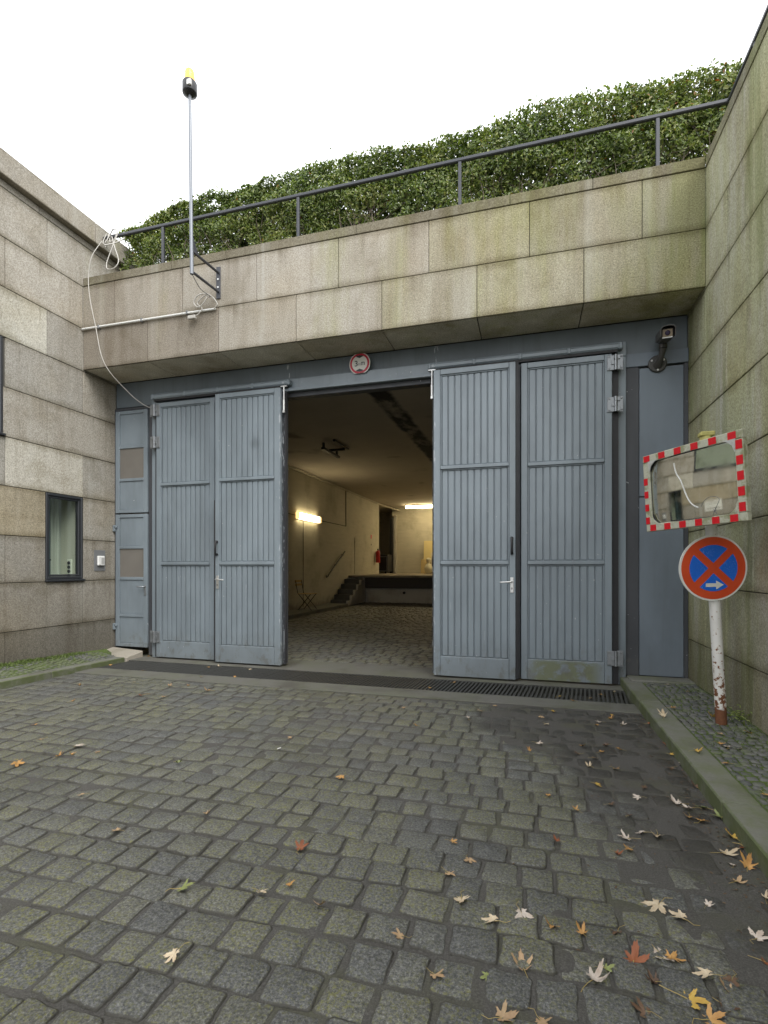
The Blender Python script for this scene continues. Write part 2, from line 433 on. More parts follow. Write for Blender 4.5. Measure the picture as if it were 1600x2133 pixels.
def bed(name, x0, x1, y0, y1, step, zfun, mat, parent=None):
    nx = max(2, int((x1 - x0) / step)); ny = max(2, int((y1 - y0) / step))
    xs = np.linspace(x0, x1, nx + 1); ys = np.linspace(y0, y1, ny + 1)
    gx, gy = np.meshgrid(xs, ys); pz = zfun(gx.ravel(), gy.ravel())
    v = np.column_stack([gx.ravel(), gy.ravel(), pz])
    idx = np.arange((nx + 1) * (ny + 1)).reshape(ny + 1, nx + 1)
    f = np.column_stack([idx[:-1, :-1].ravel(), idx[:-1, 1:].ravel(), idx[1:, 1:].ravel(), idx[1:, :-1].ravel()])
    me = bpy.data.meshes.new(name); me.from_pydata(v.tolist(), [], f.tolist())
    me.polygons.foreach_set('use_smooth', [True] * len(f)); me.materials.append(mat); me.update()
    return link(name, me, parent)

def stone_shape(w, d, n=12, rise=.010, rnd=.25, depth=.05, jit=.006):
    """one sett: worn flat top, knocked corners, ragged sides, under 80 triangles; origin on the top centre"""
    out = []; cr = min(w, d) * rnd * .5
    cs = [(w / 2 - cr, d / 2 - cr, 0), (-w / 2 + cr, d / 2 - cr, 90), (-w / 2 + cr, -d / 2 + cr, 180), (w / 2 - cr, -d / 2 + cr, 270)]
    off = [(random.uniform(-jit, jit), random.uniform(-jit, jit)) for _ in cs]; mid = 0 if n <= 8 else (1 if n <= 12 else 2)
    for i, (cx, cy, a0) in enumerate(cs):
        for a in (R(a0), R(a0 + 90)):
            out.append([cx + off[i][0] + cr * math.cos(a), cy + off[i][1] + cr * math.sin(a)])
        nx, ny, _ = cs[(i + 1) % 4]; o2 = off[(i + 1) % 4]; ex, ey = [(0, cr), (-cr, 0), (0, -cr), (cr, 0)][i]
        for j in range(mid):
            e = (j + 1) / (mid + 1) + random.uniform(-.1, .1); q = random.uniform(-.0055, .0035)
            out.append([cx + off[i][0] + (nx + o2[0] - cx - off[i][0]) * e + ex + (0, -q, 0, q)[i], cy + off[i][1] + (ny + o2[1] - cy - off[i][1]) * e + ey + (q, 0, -q, 0)[i]])
    tx, ty = random.gauss(0, .016), random.gauss(0, .016)
    m = len(out); k = .88 if n > 8 else .82
    vs = [(x, y, -depth) for x, y in out] + [(x, y, -rise * random.uniform(.8, 1.5) + x * tx + y * ty) for x, y in out] + [(x * k, y * k, random.uniform(-.0012, .0012) + x * tx + y * ty) for x, y in out]
    fs = []
    for L in range(2):
        for q in range(m): fs.append((L * m + q, L * m + (q + 1) % m, (L + 1) * m + (q + 1) % m, (L + 1) * m + q))
    fs.append(tuple(2 * m + q for q in range(m)))
    return vs, fs
def set_rim(me, stones):
    v = []
    for q in stones: m = len(q[3]) // 3; v += [1.] * (2 * m) + [0.] * m
    at = me.attributes.new('rim', 'FLOAT', 'POINT'); at.data.foreach_set('value', v)

def set_tint(me, vals):
    a = me.attributes.new('tint', 'FLOAT', 'FACE'); a.data.foreach_set('value', vals)

def lay_stones(parent, stones, nsep, name, rest, mat, camkey):
    """stones: list of (x,y,z,vs,fs); the nsep that show largest become objects of their own, the rest one joined part"""
    stones.sort(key=camkey)
    for x, y, z, vs, fs in stones[:nsep]:
        me = bpy.data.meshes.new(name); me.from_pydata(vs, [], fs); me.polygons.foreach_set('use_smooth', [True] * len(fs))
        me.materials.append(mat); set_tint(me, [random.random()] * len(fs)); set_rim(me, [(x, y, z, vs)])
        o = link(name, me, parent); o.location = (x, y, z)
    V = []; Fc = []; T = []
    for x, y, z, vs, fs in stones[nsep:]:
        o = len(V); V += [(a + x, b + y, c + z) for a, b, c in vs]; t = random.random()
        Fc += [tuple(o + i for i in f) for f in fs]; T += [t] * len(fs)
    if V:
        me = bpy.data.meshes.new(rest); me.from_pydata(V, [], Fc); me.polygons.foreach_set('use_smooth', [True] * len(Fc))
        me.materials.append(mat); set_tint(me, T); set_rim(me, stones[nsep:]); stuff(link(rest, me, parent))

def visible(x, y, z=0, m=60):
    c, s = math.cos(R(16.01)), math.sin(R(16.01)); f = -x * s + y * c
    if f < .2: return False
    px = 800 + 1056 * (x * c + y * s) / f; py = 1180 - 1056 * (z - CAM_H) / f
    return -m < px < 1600 + m and -m < py < 2133 + m
def nearkey(q):
    return (0 if visible(q[0], q[1], q[2]) else 1, q[0] ** 2 + q[1] ** 2)

def wave(x, y): return (vnoise(np.column_stack([x * .7, y * .7, 0 * x]), 61) - .5) * .022 * np.clip((4.9 - y) / .8, 0, 1)
def court_z(x, y):
    n1 = vnoise(np.column_stack([x * .9, y * .9, 0 * x]), 3); n2 = vnoise(np.column_stack([x * 9, y * 9, 0 * x]), 5)
    n3 = vnoise(np.column_stack([x * 2.3, y * 2.3, 0 * x]), 8)
    dirt = np.clip((x - .35 + .42 * (y - 2.6) + (n1 - .5) * .9 + (n3 - .5) * .7) / 1.0 + .25, 0, 1)
    dirt = dirt * dirt * (3 - 2 * dirt)
    return -.0085 + (n2 - .5) * .009 + (n1 - .5) * .006 + wave(x, y) + dirt * .0075
court = bed('cobbled_forecourt', XK0 - .02, XK1 + .02, -3.0, 4.93, .022, court_z, M['joint']); structure(court)
st = []; y = -.6; row = 0
while y < 4.86:
    d = random.uniform(.150, .172)
    if y + d > 4.90: d = 4.90 - y
    x = XK0 + .01 + random.uniform(-.15, 0)
    while x < XK1 - .02:
        wd = random.choice([random.uniform(.13, .165), random.uniform(.145, .175), random.uniform(.15, .20)])
        x1 = min(x + wd, XK1 - .006); x0 = max(x, XK0 + .006)
        if x1 - x0 > .05:
            cx = (x0 + x1) / 2; gap = random.uniform(.007, .016)
            wob = .022 * math.sin(cx * .9 + row * .13) + .012 * math.sin(cx * 2.7 + row)
            vs, fs = stone_shape(x1 - x0 - gap, d - gap + .004, 16, random.uniform(.003, .007), random.uniform(.08, .22), .05, .0065)
            zz = random.gauss(-.001, .0024) + float(wave(np.array([cx]), np.array([y]))[0])
            st.append((cx, y + d / 2 + wob, zz, vs, fs))
        x += wd
    y += d; row += 1
lay_stones(court, st, 300, 'paving_stone', 'far_paving_stones', M['paver'], nearkey)

# concrete band with the drain channel
thr = MB()
thr.box(XK0 - .1, XK1 + .02, 4.935, 5.235, -.1, .002, .004)
thr.box(XK0 - .1, 1.1, 5.795, 6.42, -.1, .003, .004)
thr.box(XK0 - .1, XK1 + .02, 5.235, 5.795, -.14, -.085)
structure(thr.build('concrete_threshold', M['concrete']))
gt = Thing('drain_grate', 'long slotted iron drain grate in the ground before the gate', 'drain', (-2.2, 5.5, 0))
fr = MB(); fr.box(XK0 + .02, XK1 - .005, 5.236, 5.252, -.03, .001); fr.box(XK0 + .02, XK1 - .005, 5.778, 5.794, -.03, .001)
gt.part(fr, 'frame', M['iron'])
bar = MB(); bar.box(-.011, .011, -.262, .262, -.028, -.001, .003); bme = bar.mesh('bar', M['iron'])
nb = 150
for i in range(nb):
    x = XK0 + .05 + (XK1 - XK0 - .08) * i / (nb - 1)
    o = link('bar', bme, gt.o); o.location = (x + 2.2, .015, random.uniform(-.002, .001))
    o.rotation_euler = (0, 0, R(-6) + random.gauss(0, .004))

# ------------------------------------------------------------------ pavements with kerbs
def zk(y): return .045 + .021 * min(max(6. - y, 0), 3)
def zwl(y): return .115 + .036 * min(max(6. - y, 0), 3)
def left_z(x, y): 
    t = np.clip((-5.50 - x) / .39, 0, 1); yy = np.clip(6. - y, 0, 3)
    return (.045 + .021 * yy) * (1 - t) + (.115 + .036 * yy) * t
M['moss_joint'] = None
def moss_joint():
    n = NT('mossy_joint'); P = n.pos()
    c = n.mix(n.noise(P, 60, 3, .7), (.028, .028, .02), (.06, .058, .045))
    c = n.mix(n.mr(n.noise(P, 4.5, 5, .7), .36, .54), c, n.mix(n.noise(P, 90, 3), (.05, .085, .016), (.12, .16, .035)))
    n.p(Base_Color=c, Roughness=.95); n.bump(n.noise(P, 120, 3, .8), .9, .01); return n.m
M['moss_joint'] = moss_joint()
M['mosaic'] = plain('mosaic_granite', (.145, .148, .138), .75, 0, .35, 60, .4)
def mosaic_mat():
    n = NT('mosaic_setts'); P = n.pos(); t = n.attr('tint')
    c = n.mix(n.noise(P, 120, 3, .8), (.06, .062, .06), (.17, .172, .165))
    c = n.mix(1, c, n.ramp(t, [(0, (.7, .72, .74)), (1, (1.25, 1.22, 1.15))]), 'MULTIPLY')
    c = n.mix(n.mr(n.ma('ADD', n.noise(P, 5, 5, .7), n.mr(n.xyz(P)[0], -5, 1, .06, 0)), .47, .64, 0, .65), c, (.10, .13, .035))
    n.p(Base_Color=c, Roughness=.75); n.bump(n.noise(P, 150, 3), .5, .004); return n.m
M['mosaic'] = mosaic_mat()

def pavement(name, xa, xb, y0, y1, zf, kx0, kx1, kz, klist):
    b = bed(name, xa, xb, y0, y1, .03, lambda x, y: zf(x, y) - .006 + (vnoise(np.column_stack([x * 14, y * 14, 0 * x]), 4) - .5) * .008, M['moss_joint'])
    structure(b)
    for ya, yb in klist:
        k = MB(); z0, z1 = kz(ya), kz(yb)
        k.box(kx0, kx1, ya + .003, yb - .003, -.12, 0, .010)
        k.v = [(x, y, (z if z < -.05 else z + (z0 + (z1 - z0) * (y - ya) / (yb - ya)))) for x, y, z in k.v]
        k.build('kerb_stone', M['kerb'], b)
    return b
left = pavement('left_pavement', XL + .0, -5.495, -3, 6.04, left_z, -5.50, XK0, zk, [(-3, -1.1), (-1.1, .8), (.8, 2.7), (2.7, 4.62), (4.62, 5.735)])
right_z = lambda x, y: .093 + .012 * np.clip((x - 1.13) / .5, 0, 1) + 0 * y
right = pavement('right_pavement', 1.125, XR, -3, 6.03, right_z, XK1, 1.13, lambda y: .095, [(-3, -1.), (-1., 1.0), (1.0, 2.98), (2.98, 5.02), (5.02, 6.03)])
def mosaic(parent, xa, xb, y0, y1, zf, nsep):
    q = []; y = y0; r = 0
    while y < y1:
        d = random.uniform(.052, .066); x = xa + random.uniform(-.03, 0)
        while x < xb - .015:
            wd = random.uniform(.052, .075); a, b_ = max(x, xa), min(x + wd, xb)
            if b_ - a > .025:
                cx = (a + b_) / 2; cy = y + d / 2 + .012 * math.sin(cx * 9 + r)
                vs, fs = stone_shape(b_ - a - .009, d - .008, 8, .005, .35, .025, .004)
                q.append((cx, cy, float(zf(np.array([cx]), np.array([cy]))[0]) + random.gauss(.001, .002), vs, fs))
            x += wd
        y += d; r += 1
    lay_stones(parent, q, nsep, 'mosaic_stone', 'far_mosaic_stones', M['mosaic'], nearkey)
mosaic(left, XL + .07, -5.505, 2.2, 5.72, left_z, 150)
mosaic(right, 1.135, XR - .012, 1.0, 5.80, right_z, 150)
stp = MB(); stp.box(XL + .01, -5.345, 5.738, 6.06, .02, .122, .012)
stp.v = [(x, y, z - (.045 * (6.06 - y) / .32 + .03 * max(0, (x + 5.6) / .25) if z > .06 else .08)) for x, y, z in stp.v]
o = stp.build('doorstep', M['step']); tag(o, 'pale worn stone step below the narrow service door', 'step')
rs = MB(); rs.box(1.02, XR - .003, 5.82, 6.07, .05, .112, .01); o = rs.build('stone_sill', M['kerb'])
tag(o, 'mossy stone strip on the right pavement below the flat steel panel', 'step')

# ------------------------------------------------------------------ stone-clad walls
def tone(base=1., s=.10):
    v = base * random.uniform(1 - s, 1 + s); wv = random.uniform(-.013, .018)
    return (v * (1 + wv), v, v * (1 - wv * 1.4))
def side_wall(thing, X, sgn, rows, tones, y_end, holes, y_start=-3.0, thick=.035):
    """slabs on a wall whose face is the plane x = X; sgn = +1 when the slabs face +x"""
    zs = [0.0] + COURSES
    for r in range(len(rows)):
        z0, z1 = zs[r], zs[r + 1]
        off = YF if rows[r] == 'A' else YF - MODY / 2
        js = [y_start] + sorted([off - MODY * k for k in range(0, 12) if y_start + .1 < off - MODY * k < y_end - .1] + [q for q in ({1: [YF]}.get(r, []) if rows[r] == 'B' else [])]) + [y_end]
        for a, b in zip(js[:-1], js[1:]):
            segs = [(a, b)]
            for hy0, hy1, hz0, hz1 in holes:
                if hz0 < z1 - .05 and hz1 > z0 + .05:
                    ns = []
                    for p_, q_ in segs:
                        if q_ <= hy0 + .01 or p_ >= hy1 - .01: ns.append((p_, q_))
                        else:
                            if p_ < hy0 - .03: ns.append((p_, hy0))
                            if q_ > hy1 + .03: ns.append((hy1, q_))
                    segs = ns
            for p_, q_ in segs:
                m = MB(); j = .0035; dx = random.uniform(-.0015, .0015)
                m.box(X + dx, X - sgn * thick, p_ + j, q_ - j, z0 + j, z1 - j, .004)
                key = (r, round((p_ + q_) / 2, 1))
                t = tones(r, (p_ + q_) / 2)
                thing.part(m, 'stone_slab', M['stone'], None, t)
HOLES_L = [(4.99, YF, 1.104, 2.245), (2.25, 4.45, 2.820, 3.980), (0.1, 1.2, 1.104, 2.245)]
ROWS = ['A', 'B', 'A', 'B', 'A', 'B', 'A', 'B', 'A', 'B']
lw = Thing('stone_building', 'granite clad building wall on the left with a small dark framed window', 'building', (XL, 2, 0))
def tones_left(r, y):
    if r == 6 and 3.9 < y < 5.02 or r == 7 and y < 5.02 and y > 3.9: return (1.34, 1.38, 1.38) if r == 7 else tone(.92, .04)
    if r == 4 and 4.4 < y < 5.6: return (1.30, 1.31, 1.29)
    if r == 3 and y < 5.0: return (.92, .86, .72)
    if r == 0: return tone(.62, .08)
    if r <= 2: return tone(.80, .08)
    if r == 3: return tone(.84, .06)
    return tone(.98, .09)
side_wall(lw, XL, 1, ROWS, tones_left, YG + .03, HOLES_L)
# narrow course and projecting coping
for a, b in [(-3, -1.5), (-1.5, .1), (.1, 1.7), (1.7, 3.3), (3.3, 4.9), (4.9, 6.5), (6.5, 8.1), (8.1, 9.7)]:
    m = MB(); m.box(XL, XL - .035, a + .003, b - .003, COURSES[-1] + .003, 5.80, .004); lw.part(m, 'stone_slab', M['stone'], None, tone(.8))
    m = MB(); m.box(XL + .088, XL - .5, a + .78 + .003, b + .78 - .003, 5.802, 6.09, .008); lw.part(m, 'coping_stone', M['stone'], None, tone(.92))
m = MB(); m.box(XL, XL - .035, YG + .04, 9.7, 5.10, COURSES[-1], .004); lw.part(m, 'stone_slab', M['stone'], None, tone(.85))
def wall_holes(mb, X0, X1, y0, y1, z0, z1, holes):
    ys = sorted({y0, y1, *[h[0] for h in holes], *[h[1] for h in holes]}); ys = [q for q in ys if y0 <= q <= y1]
    for a, b in zip(ys[:-1], ys[1:]):
        hs_ = sorted([h for h in holes if h[0] < (a + b) / 2 < h[1]], key=lambda h: h[2]); z = z0
        for h in hs_:
            mb.box(X0, X1, a, b, z, h[2]); z = h[3]
        mb.box(X0, X1, a, b, z, z1)
core = MB(); wall_holes(core, XL - .018, XL - .30, -3, YG + .025, 0, 5.79, HOLES_L)
core.box(XL - .018, XL - .30, YG + .03, 10, 5.05, 5.79)
lw.part(core, 'core_wall', M['core'])
sh = MB(); sh.box(-12, XL - .1, -3.2, 10, 5.80, 5.98); sh.box(-12, -11.8, -3.2, 10, 0, 5.8); sh.box(-11.8, XL - .3, -3.2, -3.01, 0, 5.8)
sh.box(-11.8, XL - .3, 6.0, 6.15, 0, 5.8)
lw.part(sh, 'back_walls', plain('inner_plaster', (.42, .46, .40), .8))

# windows of the left building
M['frame'] = plain('window_frame_grey', (.038, .041, .046), .42, .2, .1)
M['glass'] = glass_material('window_glass', (.95, .97, .95), .02, 1.6)
M['curtain'] = plain('pale_curtain', (.52, .56, .49), .9, 0, .06)
M['reveal'] = plain('pale_green_reveal', (.56, .58, .49), .8, 0, .04)
M['bluegrey'] = plain('blue_cabinet', (.06, .10, .12), .5)
def window(y0, y1, z0, z1):
    f = MB(); X = XL - .006; t = .036
    for (a, b, c, d_) in [(y0 + .004, y0 + t, z0 + .03, z1 - .004), (y1 - t, y1 - .004, z0 + .03, z1 - .004), (y0 + t, y1 - t, z0 + .03, z0 + .03 + t), (y0 + t, y1 - t, z1 - t, z1 - .004)]:
        f.box(X + .012, X - .09, a, b, c, d_, .006)
    wo_ = lw.part(f, 'window', M['frame'])
    s2 = MB(); k = t + .003; e = .024
    for (a, b, c, d_) in [(y0 + k, y0 + k + e, z0 + .03 + k, z1 - k), (y1 - k - e, y1 - k, z0 + .03 + k, z1 - k), (y0 + k + e, y1 - k - e, z0 + .03 + k, z0 + .03 + k + e), (y0 + k + e, y1 - k - e, z1 - k - e, z1 - k)]:
        s2.box(X - .004, X - .065, a, b, c, d_, .005)
    s2.build('sash', M['frame'], wo_)
    p_ = MB(); p_.box(X - .028, X - .032, y0 + k + e, y1 - k - e, z0 + .03 + k + e, z1 - k - e); p_.build('pane', M['glass'], wo_)
    r_ = MB(); r_.box(X - .092, X - .36, y1 - .022, y1 - .002, z0, z1); r_.box(X - .092, X - .36, y0 + .002, y0 + .022, z0, z1); r_.box(X - .092, X - .36, y0 + .023, y1 - .023, z1 - .022, z1 - .002); r_.box(X - .092, X - .36, y0 + .023, y1 - .023, z0 + .002, z0 + .03)
    r_.build('reveal', M['reveal'], wo_)
    s_ = MB(); s_.box(X + .04, X - .02, y0 - .012, y1 + .012, z0 + .002, z0 + .028, .005); s_.build('sill', M['frame'], wo_)
for h in HOLES_L: window(*h)
# room behind the lower window: pale wall, folded curtain, blue cabinet, socket strip
rm = MB(); rm.box(-8.2, XL - .31, 5.80, 5.88, 0, 2.74); rm.box(-8.3, -8.2, 3.0, 5.88, 0, 2.74); rm.box(-8.2, XL - .31, 3.0, 5.88, 2.75, 2.82)
rm.box(-8.2, XL - .31, 2.9, 3.0, 0, 4.2)
lw.part(rm, 'room_walls', plain('pale_green_wall', (.62, .68, .54), .8, 0, .05))
cu = MB(); pts = []
for i in range(60):
    y = 5.36 + .40 * i / 59; pts.append((XL - .34 + .028 * math.sin(i * .72) + .012 * math.sin(i * 1.9), y))
V = [(x, y, z) for z in (1.1, 2.35) for x, y in pts]; cu.add(V, [(i, i + 1, 61 + i, 60 + i) for i in range(59)], True)
oc = cu.build('curtain', M['curtain']); tag(oc, 'pale green curtain hanging inside the small left window', 'curtain')
oc.location = (-.05, 0, 0)
bl2 = MB(); bl2.box(XL - .20, XL - .19, 2.29, 4.41, 2.86, 3.95); tag(bl2.build('reflection_sheet', plain('reflection_grey', (.34, .36, .31), .8, 0, .06)), 'added grey sheet behind the large upper left window, in place of its sky reflection', 'sheet')  # grey sheet added behind the glass to stand in for its sky reflection
cab = Thing('cabinet', 'dark blue cabinet edge seen through the small left window', 'cabinet', (-6.35, 5.25, 0))
b1 = MB(); b1.box(-6.50, -6.215, 4.80, 5.345, .1, 2.3, .01); cab.part(b1, 'body', M['bluegrey'])
b1 = MB(); b1.box(-6.214, -6.210, 4.82, 5.34, 1.38, 1.40); cab.part(b1, 'shelf_gap', M['rubber'])
ps = Thing('socket_strip', 'pale power socket strip inside the small left window', 'socket', (-6.08, 5.52, 1.15))
b1 = MB(); b1.box(-6.125, -6.045, 5.505, 5.527, 1.14, 1.40, .008); ps.part(b1, 'housing', plain('pale_housing', (.66, .70, .60), .5))
for k in range(4):
    b1 = MB(); b1.lathe([(.024, 0), (.024, .008), (.018, .010)], Matrix.Translation((-6.085, 5.5045, 1.175 + .058 * k)) @ Matrix.Rotation(R(90), 4, 'X'), 14); ps.part(b1, 'socket', M['black'])

# right wall
rw = Thing('retaining_wall', 'mossy granite clad wall on the right behind the no stopping sign', 'wall', (XR, 2, 0))
def tones_right(r, y):
    b = 1.18 if r else .98
    t = tone(b * 1.10, .07); return (t[0] * .97, t[1] * 1.0, t[2] * 1.05)
side_wall(rw, XR, -1, ROWS[:9], tones_right, YG + .03, [])
# side_wall uses all courses: trim rows above the coping line is done by ROWS[:9] / COURSES[:9]
m = MB(); m.box(XR + .018, XR + .30, -3, YG + .025, 0, 5.13); rw.part(m, 'core_wall', M['core'])
for a, b in [(-3, -1.4), (-1.4, .2), (.2, 1.8), (1.8, 3.4), (3.4, 5.0), (5.0, YF)]:
    m = MB(); m.box(XR - .002, XR + .42, a + .002, b - .002, 5.147, 5.255, .006); rw.part(m, 'coping_stone', M['stone'], None, tone(.72))

# fascia above the gate
fa = Thing('stone_fascia', 'long granite lintel wall spanning above the blue grey gate', 'wall', (-2.1, YF, 4.0))
UP = [XL, -5.36, -4.29, -3.22, -2.15, -1.075, 0, 1.077, XR]; LO = [XL, -4.83, -3.757, -2.69, -1.62, -.547, .535, XR]
for i, (a, b) in enumerate(zip(UP[:-1], UP[1:])):
    m = MB(); j = .003; m.box(a + j, b - j, YF + random.uniform(-.001, .001), YF + .035, 4.560 + j, 5.140 - j, .004)
    fa.part(m, 'stone_slab', M['stone'], None, [(.84, .81, .78), (.90, .87, .84), (.98, .96, .94), (1.04, 1.03, 1.02), (1.0, .98, .94), (.92, .90, .76), (.84, .83, .72), (.84, .84, .74)][i])
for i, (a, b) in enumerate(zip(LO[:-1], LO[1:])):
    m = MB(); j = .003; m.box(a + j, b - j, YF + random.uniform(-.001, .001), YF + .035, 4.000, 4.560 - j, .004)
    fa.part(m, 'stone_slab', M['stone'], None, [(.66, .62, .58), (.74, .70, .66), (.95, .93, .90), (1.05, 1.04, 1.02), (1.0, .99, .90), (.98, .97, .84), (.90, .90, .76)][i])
    m = MB(); m.box(a + .006, b - .006, YF + .038, YG + .015, 4.001, 4.03, .003); fa.part(m, 'soffit_slab', M['stone'], None, tone(1.95, .05))  # soffit tone lightened well above the fascia to stand in for bounce light
for a, b in [(XL, -5.36 + .9), (-4.46, -3.65), (-3.65, -1.93), (-1.93, -.2), (-.2, .62), (.62, XR - .003)]:
    m = MB(); m.box(a + .002, b - .002, YF - .004, YF + .40, 5.143, 5.255, .006); fa.part(m, 'coping_stone', M['stone'], None, (.56, .54, .46))
m = MB(); m.box(XL - .01, XR + .01, YF + .018, YG + .20, 4.032, 5.135); fa.part(m, 'core_wall', M['core'])
# planted terrace on top and earth behind the right wall
te = MB(); te.box(-6.19, 30, YG + .21, 40, 4.22, 5.12); te.box(XR + .31, 30, -3, YG + .2, -.1, 5.12); te.box(-30, -6.2, 10.1, 40, 4.22, 5.12)
structure(te.build('terrace', plain('terrace_soil', (.06, .05, .035), .95, 0, .3, 12, .5)))

# ------------------------------------------------------------------ gate frame
gf = Thing('gate_surround', 'blue grey steel gate surround with header beam, posts and side panels', 'gate surround', (-2.1, YG, 0))
def gp(name, mat, *bx, b=.004):
    m = MB()
    for q in bx: m.box(*q, b)
    return gf.part(m, name, mat)
gp('header_panel', M['header'], (XL + .002, XR - .002, YG + .03, YG + .13, 3.64, 3.999))
gp('header_beam', M['paint'], (-5.20, 1.02, YG - .045, YG + .16, 3.60, 3.765), b=.008)
gp('header_lip', M['paint_dark'], (-3.16, -1.04, YG + .0, YG + .12, 3.535, 3.598))
gp('guide_rail', M['paint'], (-3.14, -1.06, YG - .075, YG - .047, 3.592, 3.628))
gp('post', M['paint'], (-5.196, -5.118, YG - .04, YG + .14, .004, 3.60))
gp('post', M['paint'], (.934, 1.016, YG - .04, YG + .14, .004, 3.60))
gp('dark_strip', M['paint_dark'], (-5.288, -5.199, YG + .0, YG + .09, .02, 3.62))
gp('dark_strip', M['paint_dark'], (XL + .003, -5.862, YG + .0, YG + .09, .12, 3.62))
gp('dark_strip', M['paint_dark'], (-5.862, -5.29, YG + .0, YG + .09, 3.585, 3.62))
gp('dark_strip', M['paint_dark'], (1.019, 1.152, YG + .0, YG + .09, .10, 3.482))
gp('dark_strip', M['paint_dark'], (1.588, XR - .003, YG + .0, YG + .09, .10, 3.482))
gp('dark_strip', M['paint_dark'], (1.154, 1.586, YG + .02, YG + .09, .10, 3.46))
gp('side_panel', M['paint_flat'], (1.155, 1.585, YG - .006, YG + .019, 2.066, 3.462), b=.003)
gp('side_panel', M['paint_flat'], (1.155, 1.585, YG - .006, YG + .019, .112, 2.052), b=.003)
gp('side_panel', M['paint_flat'], (1.019, XR - .003, YG - .01, YG + .06, 3.486, 3.632), b=.003)
def track(xa, xb, caps):
    m = MB(); y0 = YG - .125; y1 = YG - .047
    n = 4; w_ = (xb - xa) / n
    for i in range(n): m.box(xa + i * w_ + .002, xa + (i + 1) * w_ - .002, y0 + .004, y1, 3.664, 3.728, .016)
    t = gf.part(m, 'track_cover', M['paint'])
    for i in range(n + 1):
        c = MB(); xx = xa + i * w_; c.box(xx - .022, xx + .022, y0, y1, 3.660, 3.733, .010); c.build('collar', M['paint'], t)
    c = MB(); c.box(xa + .03, xb - .03, y0 + .02, y1, 3.634, 3.662); c.build('track_slot', M['rubber'], t)
track(-5.13, -3.01, 0); track(-1.15, .95, 0)
def bolt(x, y):
    m = MB(); m.tube([(x, y, 3.63), (x, y, 3.30)], .011, 8); m.box(x - .045, x + .045, y - .012, y + .012, 3.618, 3.636, .004)
    m.tube([(x, y, 3.45), (x, y, 3.32)], .017, 8); m.box(x - .014, x + .014, y - .016, y + .016, 3.285, 3.32, .003)
    return m

# ------------------------------------------------------------------ gate leaves
def hinge(m, x, z, y, s):
    """pair of plates with knuckles, pin at x; s=-1 leaf lies to the left"""
    m.box(x + s * .012, x + s * .085, y - .014, y, z - .080, z + .080, .003)
    m.box(x - s * .012, x - s * .075, y - .012, y, z - .085, z + .085, .003)
    for dz, sg in ((.055, -1), (0, 1), (-.055, -1)):
        m.tube([(x, y - .018, z + dz - .026), (x, y - .018, z + dz + .026)], .019, 10)
        m.box(x, x + s * sg * .045, y - .024, y - .012, z + dz - .022, z + dz + .022, .002)
    for dz in (-.062, .062):
        for q in (.065, -.058): m.lathe([(.009, 0), (.009, .006), (.005, .009)], Matrix.Translation((x + s * q, y - .013, z + dz)) @ Matrix.Rotation(R(90), 4, 'X'), 8)
def lever(th, x, z, y, s):
    m = MB(); m.box(x - .020, x + .020, y - .010, y, z - .125, z + .05, .004); pl = th.part(m, 'lock_plate', M['alu'])
    m = MB(); m.tube([(x, y - .008, z), (x, y - .052, z), (x + s * .012, y - .060, z - .001), (x + s * .115, y - .060, z - .006), (x + s * .125, y - .056, z - .007)], .0095, 10); m.build('lever', M['alu'], pl)
    m = MB(); m.lathe([(.007, 0), (.007, .002)], Matrix.Translation((x, y - .0102, z - .072)) @ Matrix.Rotation(R(90), 4, 'X'), 10); m.box(x - .0035, x + .0035, y - .012, y - .0102, z - .09, z - .074); m.build('keyhole', M['rubber'], pl)
def pull(th, x, z, y):
    m = MB(); m.tube([(x, y, z + .085), (x, y - .028, z + .085), (x, y - .045, z + .07), (x, y - .045, z - .07), (x, y - .028, z - .085), (x, y, z - .085)], [.018, .017, .014, .014, .017, .018], 10)
    th.part(m, 'pull_handle', M['black'])
def leaf(label, x0, x1, yf, sl, sr, hinge_side=0, algae=False, z0=.022, z1=3.608, thick=.062, slats=True):
    th = Thing('gate_leaf', label, 'gate leaf', ((x0 + x1) / 2, yf, z0), 'leaves of the folding gate')
    P_ = M['paint']; xa, xb = x0 + sl, x1 - sr
    def pc(name, *bx, b=.005, mat=P_):
        m = MB()
        for q in bx: m.box(*q, b)
        return th.part(m, name, mat)
    pc('stile', (x0, xa, yf, yf + thick, z0, z1)); pc('stile', (xb, x1, yf, yf + thick, z0, z1))
    pc('top_rail', (xa + .001, xb - .001, yf, yf + thick, z1 - .062, z1))
    pc('kick_panel', (xa + .001, xb - .001, yf, yf + thick, z0, .252), mat=M['paint_algae'] if algae else P_)
    pc('mid_rail', (xa + .001, xb - .001, yf - .004, yf + thick, 2.436, 2.478)); pc('mid_rail', (xa + .001, xb - .001, yf - .004, yf + thick, 1.322, 1.366))
    pc('backing_sheet', (xa - .02, xb + .02, yf + .036, yf + .055, .20, z1 - .03), b=0)
    # glazing-bead like inner border of each field, then ten boards
    zones = [(.254, 1.320), (1.368, 2.434), (2.480, z1 - .064)]
    n = 10; w_ = (xb - xa - .03) / n
    for a, b in zones:
        m = MB(); m.box(xa + .001, xa + .014, yf + .012, yf + .036, a, b, .003); m.box(xb - .014, xb - .001, yf + .012, yf + .036, a, b, .003)
        m.box(xa + .015, xb - .015, yf + .012, yf + .036, b - .012, b, .003)
        th.part(m, 'bead', P_)
        for i in range(n):
            m = MB(); m.box(xa + .015 + i * w_ + .0055, xa + .015 + (i + 1) * w_ - .0055, yf + .018 + random.uniform(-.001, .001), yf + .0355, a + .002, b - .014, .006)
            th.part(m, 'slat', P_)
    return th
Y1, Y2 = 6.005, 5.905
